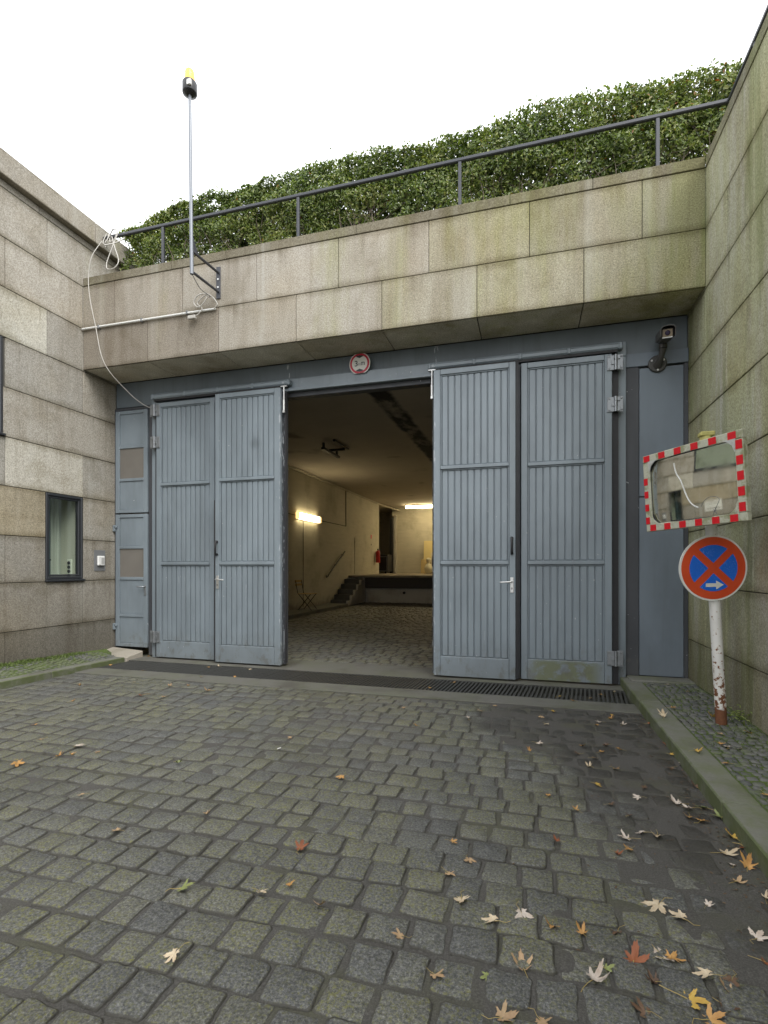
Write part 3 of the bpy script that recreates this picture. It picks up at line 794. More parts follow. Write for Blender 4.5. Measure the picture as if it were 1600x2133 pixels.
l1 = leaf('outer left gate leaf of vertical boards with three hinges beside the narrow service door', -5.078, -4.128, Y1, .075, .075)
l2 = leaf('left gate leaf next to the opening, with a lever handle and a scuffed right edge', -4.050, -3.085, Y2, .065, .085)
l3 = leaf('right gate leaf next to the opening, with chipped paint and a lever handle', -1.085, -.150, Y2 - .015, .080, .070)
l4 = leaf('outer right gate leaf with green algae on its bottom panel', -.092, .862, 5.965, .070, .075, algae=True)
# folded leaves behind the two inner ones
b5 = Thing('gate_leaf', 'leaf folded behind the left inner gate leaf, only its dark edge showing', 'gate leaf', (-3.6, 6.0, 0), 'leaves of the folding gate')
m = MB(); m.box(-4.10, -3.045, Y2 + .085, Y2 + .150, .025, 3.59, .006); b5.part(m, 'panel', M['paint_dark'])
m = MB(); m.box(-3.060, -3.030, Y2 + .064, Y2 + .083, .05, 3.55, .003); b5.part(m, 'seal', M['rubber'])
m = MB(); [m.tube([(-3.066, Y2 + .075, a), (-3.066, Y2 + .075, b)], .015, 8) for a, b in ((.28, .46),)]; b5.part(m, 'hinge', M['galv'])
b6 = Thing('gate_leaf', 'leaf folded behind the right inner gate leaf, only its dark edge showing', 'gate leaf', (-.6, 6.0, 0), 'leaves of the folding gate')
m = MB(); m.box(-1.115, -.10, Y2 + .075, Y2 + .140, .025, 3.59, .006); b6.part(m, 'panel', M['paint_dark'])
m = MB(); m.box(-1.105, -1.087, Y2 + .05, Y2 + .073, .05, 3.57, .003); b6.part(m, 'seal', M['rubber'])
for th, x, y, s in ((l1, -5.096, Y1, 1), (l4, .896, 5.965, -1)):
    for z in (3.505, 3.055, .305):
        m = MB(); hinge(m, x, z, y, s); th.part(m, 'hinge', M['galv'])
m = MB(); m.box(-5.114, -5.080, Y1 + .03, Y1 + .06, .02, 3.6); l1.part(m, 'seal', M['rubber'])
m = MB(); m.box(.866, .930, 6.0, 6.05, .02, 3.6); l4.part(m, 'seal', M['rubber'])
m = MB(); m.box(-4.068, -4.052, Y2 + .004, Y2 + .06, .03, 2.19); l2.part(m, 'seal', M['rubber'])
m = MB(); m.box(-.148, -.118, Y2 + .0, Y2 + .05, .03, 3.6); l3.part(m, 'seal', M['rubber'])
m = MB(); m.box(-.155, -.055, 6.048, 6.062, .03, 3.6); l4.part(m, 'seal', M['rubber'])  # strip added behind the leaf gap to block lamp light from the hall
m = MB(); m.box(-4.16, -4.07, 6.070, 6.084, .03, 3.6); l1.part(m, 'seal', M['rubber'])  # likewise added behind the left gap against leaking light
lever(l2, -4.010, 1.128, Y2, 1); pull(l2, -4.018, 1.545, Y2)
lever(l3, -.190, 1.128, Y2 - .015, -1); pull(l3, -.190, 1.535, Y2 - .015)
l2.part(bolt(-3.05, Y2 + .035), 'bolt', M['alu']); l3.part(bolt(-1.112, Y2 + .03), 'bolt', M['alu'])

# service door on the left: upper panel and lower door
def sdoor(name, label, cat, z0, z1, fields, pane_i):
    th = Thing(name, label, cat, (-5.577, YG, z0)); x0, x1 = -5.858, -5.296; yf = YG - .018
    def pc(n_, mat, *q, b=.004):
        m = MB(); m.box(*q, b); return th.part(m, n_, mat)
    pc('stile', M['paint'], x0, x0 + .068, yf, yf + .05, z0, z1); pc('stile', M['paint'], x1 - .068, x1, yf, yf + .05, z0, z1)
    zs = [z0] + fields + [z1]
    for i, z in enumerate(zs):
        a = z if i == 0 else (z - .05 if i == len(zs) - 1 else z - .021); b = z + .05 if i == 0 else (z if i == len(zs) - 1 else z + .021)
        pc('rail', M['paint'], x0 + .069, x1 - .069, yf, yf + .05, a, b)
    for i in range(len(zs) - 1):
        a = zs[i] + (.051 if i == 0 else .022); b = zs[i + 1] - (.051 if i == len(zs) - 2 else .022)
        if i == pane_i:
            pc('pane', M['frosted'], x0 + .070, x1 - .070, yf + .016, yf + .030, a, b, b=0)
        else: pc('panel', M['paint'], x0 + .070, x1 - .070, yf + .014, yf + .034, a, b, b=.004)
    return th
fn = NT('wired_frosted_glass'); fn.p(Base_Color=fn.mix(fn.noise(fn.pos(), 6, 3), (.15, .14, .125), (.19, .175, .155)), Roughness=.22); M['frosted'] = fn.m
sd1 = sdoor('service_door', 'narrow blue grey service door with one frosted pane beside the stone wall', 'door', .130, 2.062, [.585, 1.125, 1.580], 2)
sd2 = sdoor('upper_hatch', 'narrow upper steel hatch with frosted pane above the service door', 'hatch', 2.082, 3.575, [2.565, 3.045], 1)
for z in (.42, 1.86):
    m = MB(); m.box(-5.885, -5.845, YG - .045, YG - .019, z - .045, z + .045, .003); m.box(-5.86, -5.815, YG - .045, YG - .019, z + .005, z + .035, .003); sd1.part(m, 'hinge', M['paint'])
m = MB(); m.box(-5.345, -5.315, YG - .026, YG - .019, .88, 1.03, .003); lp = sd1.part(m, 'lock_plate', M['galv'])
m = MB(); m.tube([(-5.33, YG - .024, 1.01), (-5.33, YG - .06, 1.01), (-5.44, YG - .06, 1.008)], .009, 8); m.build('lever', M['galv'], lp)

# ------------------------------------------------------------------ height limit sign on the header
def text_mesh(name, txt, size, mat, parent, mtx, squash=1.0):
    cu_ = bpy.data.curves.new(name, 'FONT'); cu_.body = txt; cu_.size = size; cu_.align_x = 'CENTER'; cu_.align_y = 'CENTER'; cu_.extrude = .0006; cu_.offset = size * .012
    t = bpy.data.objects.new(name, cu_); COL.objects.link(t)
    me = bpy.data.meshes.new_from_object(t.evaluated_get(bpy.context.evaluated_depsgraph_get())); bpy.data.objects.remove(t)
    me.name = name; me.transform(mtx @ Matrix.Diagonal((squash, 1, 1, 1))); me.materials.clear(); me.materials.append(mat)
    return link(name, me, parent)
M['sign_white'] = plain('sign_white', (.66, .65, .60), .35, 0, .05, 12)
M['sign_red'] = plain('sign_red', (.48, .012, .035), .35, 0, .12, 14)
M['sign_ink'] = plain('sign_ink', (.03, .03, .033), .4)
M['sign_grey'] = plain('sign_faded_ink', (.28, .28, .26), .4)
hsn = Thing('height_limit_sign', 'round red and white height limit sign reading 3 m above the opening', 'sign', (-2.046, 6.03, 3.845))
def disc_poly(r, zt, zb, n=48, r_in=None):
    P_ = []
    for k in range(n):
        a = 2 * math.pi * k / n; x, z = r * math.cos(a), r * math.sin(a); P_.append((x, max(zb, min(zt, z))))
    return P_
C = Matrix.Translation((-2.046, 0, 3.845))
m = MB(); m.prism(disc_poly(.138, .122, -.120), 6.026, 6.036, C); hsn.part(m, 'plate', M['sign_white'])
m = MB(); m.prism(disc_poly(.127, .1219, -.1199), 6.0235, 6.0262, C); hsn.part(m, 'red_ring', M['sign_red'])
m = MB(); m.prism(disc_poly(.102, .102, -.102), 6.021, 6.0237, C); hsn.part(m, 'white_field', M['sign_white'])
for s in (1, -1):
    m = MB(); m.prism([(-.05, s * .0885), (0, s * .066), (.05, s * .0885), (.03, s * .0975), (0, s * .1015), (-.03, s * .0975)], 6.0185, 6.0212, C); hsn.part(m, 'arrow_head', M['sign_ink'])
RX = Matrix.Rotation(R(90), 4, 'X')
o = text_mesh('digit', '3', .098, M['sign_ink'], hsn.o, Matrix.Translation((-2.046 - .044, 6.0195, 3.842)) @ RX); o.matrix_parent_inverse = hsn.inv
o = text_mesh('small_digits', '80', .040, M['sign_grey'], hsn.o, Matrix.Translation((-2.046 - .004, 6.0195, 3.832)) @ RX); o.matrix_parent_inverse = hsn.inv
o = text_mesh('unit_letter', 'm', .088, M['sign_ink'], hsn.o, Matrix.Translation((-2.046 + .044, 6.0195, 3.846)) @ RX, .8); o.matrix_parent_inverse = hsn.inv
m = MB()
for q in (-.06, .06): m.box(-2.046 + q - .008, -2.046 + q + .008, 6.036, YG + .031, 3.84, 3.90)
hsn.part(m, 'stud', M['galv'])

# ------------------------------------------------------------------ surveillance camera
cc = Thing('surveillance_camera', 'dark grey surveillance camera on a bracket above the flat right panel', 'camera', (1.33, YG, 3.49))
M['camgrey'] = plain('camera_housing', (.075, .072, .068), .42, .2, .1)
m = MB(); m.lathe([(.092, 0), (.092, .012), (.082, .020)], Matrix.Translation((1.33, YG - .012, 3.49)) @ RX, 28); bp = cc.part(m, 'wall_plate', M['camgrey'])
for a in (30, 150, 270):
    m = MB(); m.lathe([(.011, 0), (.011, .006)], Matrix.Translation((1.33 + .068 * math.cos(R(a)), YG - .033, 3.49 + .068 * math.sin(R(a)))) @ RX, 8); m.build('bolt', M['alu'], bp)
m = MB(); m.tube([(1.33, YG - .03, 3.47), (1.335, YG - .09, 3.50), (1.345, YG - .15, 3.555), (1.35, YG - .17, 3.60)], [.045, .034, .030, .034], 12)
m.tube([(1.35, YG - .17, 3.595), (1.35, YG - .17, 3.635)], .040, 14); cc.part(m, 'arm', M['camgrey'])
MC = Matrix.Translation((1.348, YG - .25, 3.685)) @ Matrix.Rotation(R(-6), 4, 'Z') @ Matrix.Rotation(R(14), 4, 'X')
m = MB(); m.box(-.056, .056, -.20, .16, -.048, .048, .012, mat=MC); hb = cc.part(m, 'housing', M['camgrey'])
m = MB(); pr = [(-.068, -.035), (-.068, .040), (-.048, .062), (0, .070), (.048, .062), (.068, .040), (.068, -.035), (.062, -.035), (.062, .037), (.044, .056), (0, .063), (-.044, .056), (-.062, .037), (-.062, -.035)]
m.prism(pr, -.255, .17, MC); m.build('sun_shield', M['camgrey'], hb)
m = MB(); m.box(-.044, .044, -.206, -.2005, -.036, .036, 0, mat=MC); m.build('front_glass', NT('camera_glass').p(Base_Color=(.30, .24, .17), Roughness=.08, Metallic=.3).m, hb)
m = MB(); m.lathe([(.024, 0), (.024, .006), (.016, .010)], MC @ Matrix.Translation((0, -.2065, 0)) @ RX, 16); m.build('lens', NT('lens_glass').p(Base_Color=(.03, .02, .05), Roughness=.05).m, hb)
m = MB(); m.box(-.046, .046, -.207, -.2015, -.047, -.037, 0, mat=MC); m.build('trim', M['alu'], hb)

# ------------------------------------------------------------------ warning beacon on its pole
be = Thing('warning_beacon', 'amber warning beacon on a tall thin grey pole bracketed to the fascia', 'beacon', (-3.757, YF, 4.68))
PX, PY = -3.752, 5.02
M['pole'] = plain('pole_grey', (.22, .235, .26), .4, .4, .12, 20)
m = MB(); m.box(PX - .030, PX + .030, YF - .014, YF - .002, 4.66, 5.06, .003); pl = be.part(m, 'wall_plate', M['railpaint'])
for z in (4.80, 4.90):
    m = MB(); m.lathe([(.012, 0), (.012, .008)], Matrix.Translation((PX, YF - .014, z)) @ RX, 8); m.build('bolt', M['alu'], pl)
m = MB(); m.tube([(PX, YF - .012, 4.745), (PX, PY, 4.71)], .016, 10); be.part(m, 'arm', M['railpaint'])
m = MB(); m.tube([(PX, YF - .012, 4.985), (PX, PY, 4.95)], .016, 10); be.part(m, 'arm', M['railpaint'])
m = MB(); m.prism([(0, 0), (.13, 0), (0, .20)], PX - .004, PX + .004, Matrix(((0, 1, 0, 0), (1, 0, 0, PY), (0, 0, 1, 4.955), (0, 0, 0, 1)))); be.part(m, 'gusset', M['railpaint'])
m = MB(); m.tube([(PX, PY, 4.68), (PX - .006, PY, 5.15), (PX - .027, PY, 6.78)], [.022, .020, .018], 12); be.part(m, 'pole', M['pole'])
TB = Matrix.Translation((PX - .028, PY, 6.77))
m = MB(); m.lathe([(.025, -.02), (.078, 0), (.082, .01), (.082, .115), (.070, .135), (.05, .14)], TB, 24); be.part(m, 'base', M['black'])
m = MB(); m.box(PX - .028 + .02, PX - .028 + .07, PY - .086, PY - .060, 6.80, 6.86, .002); be.part(m, 'type_label', M['white_plastic'])
an = NT('amber_lens'); an.p(Base_Color=(.95, .52, .10), Roughness=.15, Transmission_Weight=.7, IOR=1.3, Emission_Color=(1, .62, .16), Emission_Strength=.35)
m = MB(); m.lathe([(.056, .138), (.058, .150), (.055, .24), (.046, .265), (.02, .275)], TB, 24); be.part(m, 'lens', an.m)

# conduit, loose cable ends and the hanging cable
co = Thing('conduit', 'white conduit pipe running along the lower fascia from the left wall', 'pipe', (-4.8, YF, 4.53))
m = MB(); m.tube([(XL + .01, YF - .022, 4.545), (-3.86, YF - .022, 4.533)], .014, 10); co.part(m, 'pipe', M['white_plastic'])
for x in (-5.6, -4.9, -4.2):
    m = MB(); m.box(x - .012, x + .012, YF - .04, YF - .001, 4.515, 4.565, .004); co.part(m, 'clip', M['grey_plate'])
m = MB(); m.box(-3.865, -3.78, YF - .035, YF - .008, 4.520, 4.545, .008); co.part(m, 'end_sleeve', M['white_plastic'])
M['cable'] = plain('white_cable', (.50, .48, .44), .5, 0, .05)
def spline(pts, n=8):
    pts = [Vector(q) for q in pts]; out = []
    for i in range(len(pts) - 1):
        p0, p1, p2, p3 = pts[max(i - 1, 0)], pts[i], pts[i + 1], pts[min(i + 2, len(pts) - 1)]
        for k in range(n):
            t = k / n; out.append(.5 * ((2 * p1) + (p2 - p0) * t + (2 * p0 - 5 * p1 + 4 * p2 - p3) * t * t + (3 * p1 - p0 - 3 * p2 + p3) * t ** 3))
    return out + [pts[-1]]
m = MB(); m.tube(spline([(-3.80, YF - .03, 4.53), (-3.74, YF - .05, 4.57), (-3.80, YF - .06, 4.66), (-3.90, YF - .06, 4.72), (-4.02, YF - .06, 4.71), (-4.08, YF - .05, 4.64), (-4.02, YF - .05, 4.57), (-3.94, YF - .06, 4.60), (-3.88, YF - .05, 4.70), (-3.95, YF - .05, 4.69), (-4.03, YF - .05, 4.62), (-3.96, YF - .05, 4.55), (-4.02, YF - .05, 4.48), (-4.10, YF - .05, 4.47)]), .007, 6)
m.box(-4.16, -4.05, YF - .075, YF - .03, 4.43, 4.475, .006)
tag(m.build('cable_bundle', M['cable']), 'tangled white cable end with plug on the conduit below the beacon', 'cable')
m = MB(); m.tube(spline([(PX, PY + .01, 4.68), (PX - .03, PY + .2, 4.62), (PX - .06, YF - .1, 4.66), (-3.86, YF - .06, 4.67)]), .004, 6)
tag(m.build('beacon_wire', M['railpaint']), 'thin dark wire from the beacon pole down to the cable tangle', 'cable')
m = MB(); m.tube(spline([(-5.62, 5.60, 5.75), (-5.70, 5.51, 5.50), (-5.745, 5.50, 5.24), (-5.715, 5.49, 4.95), (-5.62, 5.49, 4.55), (-5.50, 5.525, 4.03), (-5.36, 5.80, 3.72), (-5.25, 5.97, 3.59), (-5.16, 6.04, 3.555)]), .0054, 8)
tag(m.build('hanging_cable', M['cable']), 'white cable hanging from the railing end down to the gate hinge', 'cable')
m = MB()
m.tube(spline([(-5.66, 5.77, 5.92), (-5.58, 5.75, 6.00), (-5.50, 5.74, 5.95), (-5.55, 5.74, 5.85), (-5.64, 5.76, 5.84), (-5.66, 5.80, 5.96), (-5.54, 5.86, 5.99), (-5.44, 5.80, 5.88), (-5.52, 5.72, 5.78), (-5.62, 5.64, 5.72)]), .008, 7)
m.tube(spline([(-5.60, 5.75, 5.90), (-5.50, 5.70, 5.70), (-5.40, 5.66, 5.48), (-5.45, 5.64, 5.38), (-5.56, 5.64, 5.38), (-5.60, 5.66, 5.48), (-5.54, 5.70, 5.72), (-5.50, 5.75, 5.93)]), .007, 7)
m.tube(spline([(-5.72, 5.78, 5.98), (-5.74, 5.74, 5.85), (-5.70, 5.72, 5.80), (-5.66, 5.74, 5.88), (-5.70, 5.80, 5.98), (-5.76, 5.80, 5.90), (-5.72, 5.76, 5.78)]), .007, 7)
tag(m.build('cable_knot', M['cable']), 'knotted loops of white cable tied round the left railing end', 'cable')

# ------------------------------------------------------------------ railing and hedge
ra = Thing('railing', 'dark grey steel railing along the top of the fascia before the hedge', 'railing', (-2, 5.81, 5.2))
zr = 5.945
m = MB(); m.box(-5.80, 1.938, 5.790, 5.832, zr - .022, zr + .020, .008); ra.part(m, 'handrail', M['railpaint'])
m = MB(); m.box(1.896, 1.938, -2.8, 5.789, zr - .022, zr + .020, .008); ra.part(m, 'handrail', M['railpaint'])
for x in (-4.80, -2.785, -.765, 1.272):
    m = MB(); m.box(x - .018, x + .018, 5.793, 5.829, 5.20, zr - .023, .004); ra.part(m, 'post', M['railpaint'])
for y in (5.20, 3.2, 1.2, -.8):
    m = MB(); m.box(1.900, 1.935, y - .018, y + .018, 5.20, zr - .023, .004); ra.part(m, 'post', M['railpaint'])

def leaf_cloud(name, P0, Nn, size, tint, mat, parent):
    n = len(P0); rnd = np.random.normal(size=(n, 3)); Nn = Nn / np.linalg.norm(Nn, axis=1, keepdims=True)
    T = np.cross(Nn, rnd); T /= np.linalg.norm(T, axis=1, keepdims=True) + 1e-9; B = np.cross(Nn, T)
    L = size[:, None]; W = L * np.random.uniform(.40, .56, (n, 1)); fold = L * np.random.uniform(.05, .16, (n, 1))
    pts = [P0 - T * L * .5, P0 - T * L * .18 + B * W * .46 + Nn * fold, P0 + T * L * .22 + B * W * .40 + Nn * fold, P0 + T * L * .5 - Nn * fold * .6,
           P0 + T * L * .22 - B * W * .40 + Nn * fold, P0 - T * L * .18 - B * W * .46 + Nn * fold]
    V = np.stack(pts, 1).reshape(-1, 3); o = np.arange(n)[:, None] * 6
    Fq = np.concatenate([o + np.array([[0, 1, 2, 3]]), o + np.array([[0, 3, 4, 5]])], 1).reshape(-1, 4)
    me = bpy.data.meshes.new(name); me.vertices.add(len(V)); me.vertices.foreach_set('co', V.ravel())
    me.loops.add(len(Fq) * 4); me.loops.foreach_set('vertex_index', Fq.ravel().astype(np.int32))
    me.polygons.add(len(Fq)); me.polygons.foreach_set('loop_start', np.arange(len(Fq)) * 4)
    me.update(calc_edges=True); me.materials.append(mat)
    a = me.attributes.new('tint', 'FLOAT', 'FACE'); a.data.foreach_set('value', np.repeat(tint, 2))
    return stuff(link(name, me, parent))
def leaf_material():
    n = NT('hedge_leaf'); t = n.attr('tint')
    c = n.ramp(t, [(0, (.050, .078, .022)), (.30, (.115, .165, .042)), (.62, (.215, .262, .080)), (.86, (.34, .36, .14)), (.93, (.20, .19, .05)), (.97, (.30, .15, .03)), (1, (.25, .07, .02))])
    n.p(Base_Color=c, Roughness=.38)
    n.b.inputs['Specular IOR Level'].default_value = .5
    tr = n.t.nodes.new('ShaderNodeBsdfTranslucent'); n.set(tr.inputs[0], n.mix(1, c, (1.3, 1.5, .6), 'MULTIPLY'))
    mx = n.t.nodes.new('ShaderNodeMixShader'); mx.inputs[0].default_value = .28
    n.t.links.new(n.b.outputs[0], mx.inputs[1]); n.t.links.new(tr.outputs[0], mx.inputs[2]); n.t.links.new(mx.outputs[0], n.out.inputs[0])
    return n.m
M['leaf'] = leaf_material()
M['twig'] = plain('hedge_twigs', (.17, .135, .105), .8, 0, .3, 30)
he = Thing('hedge', 'dense clipped green hedge growing behind the railing on top of the wall', 'hedge', (-2.0, 6.5, 5.12))
HX0, HX1, HY0, HY1, HZ0, HZ1 = -5.86, 3.4, 6.12, 6.80, 5.12, 6.56
NL = 170000
X = np.random.uniform(HX0, HX1, NL)
face = np.random.random(NL)
Z = np.random.uniform(HZ0, HZ1, NL); Yy = np.random.uniform(HY0, HY1, NL)
dep = np.random.exponential(.10, NL)
lump = lambda a, b, s: (vnoise(np.column_stack([a * 2.1, b * 2.1, 0 * a]), s) - .5) * .20 + (vnoise(np.column_stack([a * 6, b * 6, 0 * a]), s + 1) - .5) * .12
topz = HZ1 + (vnoise(np.column_stack([X * .8, 0 * X, 0 * X]), 21) - .5) * .16 + (vnoise(np.column_stack([X * 4, Yy * 4, 0 * X]), 22) - .5) * .13 + np.where(X < -4.8, (X + 4.8) * .18, 0) + (X + 2) * .018
isF = face < .52; isT = (face >= .52) & (face < .72); isB = (face >= .72) & (face < .84)
Z = np.minimum(Z, topz)
Yy = np.where(isF, HY0 + dep + lump(X, Z, 11), Yy); Yy = np.where(isB, HY1 - dep + lump(X, Z, 12), Yy)
Z = np.where(isT, topz - dep * .8, Z)
Nn = np.random.normal(size=(NL, 3)) * .75
Nn[:, 1] += np.where(isF, -1., 0) + np.where(isB, 1, 0); Nn[:, 2] += np.where(isT, 1., .45)
P0 = np.column_stack([X, Yy, Z])
den = vnoise(P0 * 4.5, 31) * .6 + vnoise(P0 * 12, 32) * .4
thin = np.where((X < -4.3) & (Z < 6.25), .13, 0) + np.where(Z < 5.75, .03, 0)
keep = (den > .345 + thin) | (isT & (den > .27))
sprig = (np.random.random(NL) < .02) & isT; P0[sprig, 2] += np.random.uniform(0, .10, sprig.sum())
P0, Nn, X, isT = P0[keep], Nn[keep], X[keep], isT[keep]
tint = np.clip(.50 + .24 * np.random.normal(size=len(P0)) + (vnoise(P0 * 2.5, 41) - .5) * .5, 0, .90)
odd = np.random.random(len(P0)) < (.007 + .05 * (X > .7) * (P0[:, 2] > 6.1)); tint[odd] = np.random.uniform(.9, 1., odd.sum())
leaf_cloud('foliage', P0 - np.array([-2.0, 6.5, 5.12]), Nn, np.random.uniform(.032, .056, len(P0)), tint, M['leaf'], he.o)
NC = 34000
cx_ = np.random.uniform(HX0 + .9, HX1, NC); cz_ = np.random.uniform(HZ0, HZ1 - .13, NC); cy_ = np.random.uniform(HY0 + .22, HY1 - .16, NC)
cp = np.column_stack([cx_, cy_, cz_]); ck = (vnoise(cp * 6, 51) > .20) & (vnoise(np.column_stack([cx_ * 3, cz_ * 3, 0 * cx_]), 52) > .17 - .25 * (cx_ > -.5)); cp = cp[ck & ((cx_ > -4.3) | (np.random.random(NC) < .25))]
leaf_cloud('inner_foliage', cp - np.array([-2.0, 6.5, 5.12]), np.random.normal(size=cp.shape) + np.array([0, -.4, .2]), np.random.uniform(.045, .075, len(cp)), np.random.uniform(0, .22, len(cp)), M['leaf'], he.o)  # core leaves added to block sky gaps, tinted dark as inner shade
tw = MB(); rr = random.Random(5)
for i in range(420):
    x = rr.uniform(HX0 + .1, HX1 - .1); y = rr.uniform(HY0 + .06, HY1 - .12); q = Vector((x, y, HZ0 - .05)); d = Vector((rr.gauss(0, .35), rr.gauss(0, .25), 1))
    pts = [q]; L = rr.uniform(.7, 1.3); n = 7
    for k in range(n):
        d += Vector((rr.gauss(0, .32), rr.gauss(0, .22), rr.gauss(0, .12))); q = q + d.normalized() * L / n
        q.y = min(max(q.y, HY0 + .05), HY1 - .05); q.x = max(q.x, HX0 + .03); q.z = min(q.z, 6.4); pts.append(q.copy())
    r0 = rr.uniform(.005, .013); tw.tube(pts, [r0 * (1 - .75 * k / n) for k in range(n + 1)], 4, False)
    for j in range(3):
        k = rr.randint(2, n - 1); q2 = pts[k]; e = Vector((rr.gauss(0, 1), rr.gauss(-.3, .7), rr.gauss(.5, .6))).normalized(); pp = [q2, q2 + e * .12, q2 + e * .24 + Vector((rr.gauss(0, .04), 0, .04))]
        tw.tube(pp, [.004, .003, .002], 3, False)
he.part(tw, 'branches', M['twig'])

# ------------------------------------------------------------------ intercom, plaque
ic = Thing('intercom', 'small white intercom on a grey plate beside the left window', 'intercom', (XL, 5.825, 1.38))
m = MB(); m.box(XL + .001, XL + .008, 5.727, 5.922, 1.237, 1.532, .002); ic.part(m, 'back_plate', M['grey_plate'])
m = MB(); m.box(XL + .009, XL + .045, 5.766, 5.882, 1.312, 1.450, .010); bd = ic.part(m, 'housing', M['white_plastic'])
m = MB(); m.box(XL + .0455, XL + .048, 5.815, 5.866, 1.335, 1.425, .001); m.build('speaker_grille', plain('grille_grey', (.42, .42, .41), .6), bd)
pq = Thing('wall_plaque', 'pale information plaque on the left wall, seen in the traffic mirror', 'plaque', (XL, 3.75, 1.5))
m = MB(); m.box(XL + .001, XL + .012, 3.42, 4.08, 1.32, 1.70, .003); pq.part(m, 'board', M['sign_white'])
m = MB()
for z in (1.62, 1.56, 1.42, 1.395): m.box(XL + .0122, XL + .0135, 3.50, 4.0, z, z + .012)
pq.part(m, 'print_lines', M['sign_ink'])

# ------------------------------------------------------------------ sign post, no stopping sign, traffic mirror
def rust_paint():
    n = NT('rusty_white_paint'); P = n.pos(); X, Y, Z = n.xyz(P)
    v = n.noise(P, 34, 4, .65)
    m_ = n.mr(n.ma('ADD', v, n.mr(Z, .15, .75, .16, -.03, False)), .615, .645)
    low = n.mr(n.ma('ADD', Z, n.ma('MULTIPLY', n.noise(P, 30, 3), .05)), .235, .255, 1, 0)
    m_ = n.ma('MAXIMUM', m_, low)
    rust = n.mix(n.noise(P, 60, 3), (.085, .035, .018), (.22, .085, .035))
    wht = n.mix(n.noise(P, 5, 4), (.60, .59, .56), (.74, .73, .70))
    halo = n.mr(n.ma('ADD', v, n.mr(Z, .15, .75, .16, -.03, False)), .56, .63, 0, .45)
    wht = n.mix(halo, wht, (.52, .38, .24))
    n.p(Base_Color=n.mix(m_, wht, rust), Roughness=n.mr(m_, 0, 1, .4, .85)); n.bump(n.ma('MULTIPLY', m_, -1.), .3, .003); return n.m
po = Thing('sign_post', 'rust flecked white metal post standing on the right pavement', 'post', (1.413, 4.44, .1))
m = MB(); m.tube([(1.413, 4.44, .08), (1.367, 4.44, 1.02), (1.312, 4.44, 2.26)], .039, 18); po.part(m, 'tube', rust_paint())
m = MB(); m.tube([(1.308, 4.44, 2.262), (1.306, 4.44, 2.30)], [.045, .040], 14); m.box(1.26, 1.36, 4.40, 4.48, 2.30, 2.335, .006); po.part(m, 'cap', plain('yellowed_cap', (.46, .42, .14), .6, 0, .4, 25))

ns = Thing('no_stopping_sign', 'round red and blue no stopping sign with white arrow on the post', 'sign', (1.345, 4.37, 1.285))
MS = Matrix.Translation((1.335, 4.375, 1.288)) @ Matrix.Rotation(R(13), 4, 'Z') @ Matrix.Rotation(R(-2.0), 4, 'Y') @ Matrix.Rotation(R(2), 4, 'X')
def sign_red():
    n = NT('faded_sign_red'); P = n.pos()
    c = n.mix(n.noise(P, 7, 4), (.52, .050, .012), (.64, .085, .025)); n.p(Base_Color=c, Roughness=.38); return n.m
def sign_blue():
    n = NT('scratched_sign_blue'); P = n.pos()
    c = n.mix(n.noise(P, 9, 3), (.006, .105, .54), (.014, .150, .66))
    sc_ = n.noise(n.mapv(P, (30, 30, 110)), 1, 4, .7, 2.2); s2 = n.noise(n.mapv(P, (120, 120, 26), (3, 3, 3)), 1, 4, .7, 2.5)
    f = n.ma('MAXIMUM', n.mr(sc_, .60, .66), n.mr(s2, .61, .67)); f = n.ma('MULTIPLY', f, n.mr(n.noise(P, 8, 2), .40, .58, .12, .75))
    n.p(Base_Color=n.mix(f, c, (.30, .42, .68)), Roughness=.38); return n.m
def circ(r, n=64): return [(r * math.cos(2 * math.pi * k / n), r * math.sin(2 * math.pi * k / n)) for k in range(n)]
RS = .249
m = MB(); m.prism(circ(RS), -.004, .008, MS); m.prism(circ(RS), -.0045, -.004, MS); ns.part(m, 'plate', plain('sign_rim_white', (.68, .67, .63), .4, 0, .12, 15))
m = MB(); m.prism(circ(RS - .0135), -.0062, -.0047, MS); ns.part(m, 'red_disc', sign_red())
bl = sign_blue()
for q in range(4):
    rb, hw = RS * .705, .0275          # sectors between the diagonal bars
    a0 = 45 + 90 * q; P_ = []
    dlt = math.asin(hw / rb); P_.append((hw * math.sqrt(2) * math.cos(R(a0 + 45)), hw * math.sqrt(2) * math.sin(R(a0 + 45))))
    for k in range(15):
        a = R(a0) + dlt + (math.pi / 2 - 2 * dlt) * k / 14; P_.append((rb * math.cos(a), rb * math.sin(a)))
    m = MB(); m.prism(P_, -.0082, -.0064, MS); ns.part(m, 'blue_sector', bl)
ar = [(-.062, .0135), (.014, .0135), (.014, .033), (.068, 0), (.014, -.033), (.014, -.0135), (-.062, -.0135)]
m = MB(); m.prism([(x + .003, z - .128) for x, z in ar], -.0100, -.0084, MS); ns.part(m, 'arrow', M['sign_white'])
m = MB(); m.box(-.06, .06, .009, .022, -.10, -.07, .003, mat=MS); m.box(-.06, .06, .009, .022, .07, .10, .003, mat=MS); ns.part(m, 'clamp', M['galv'])

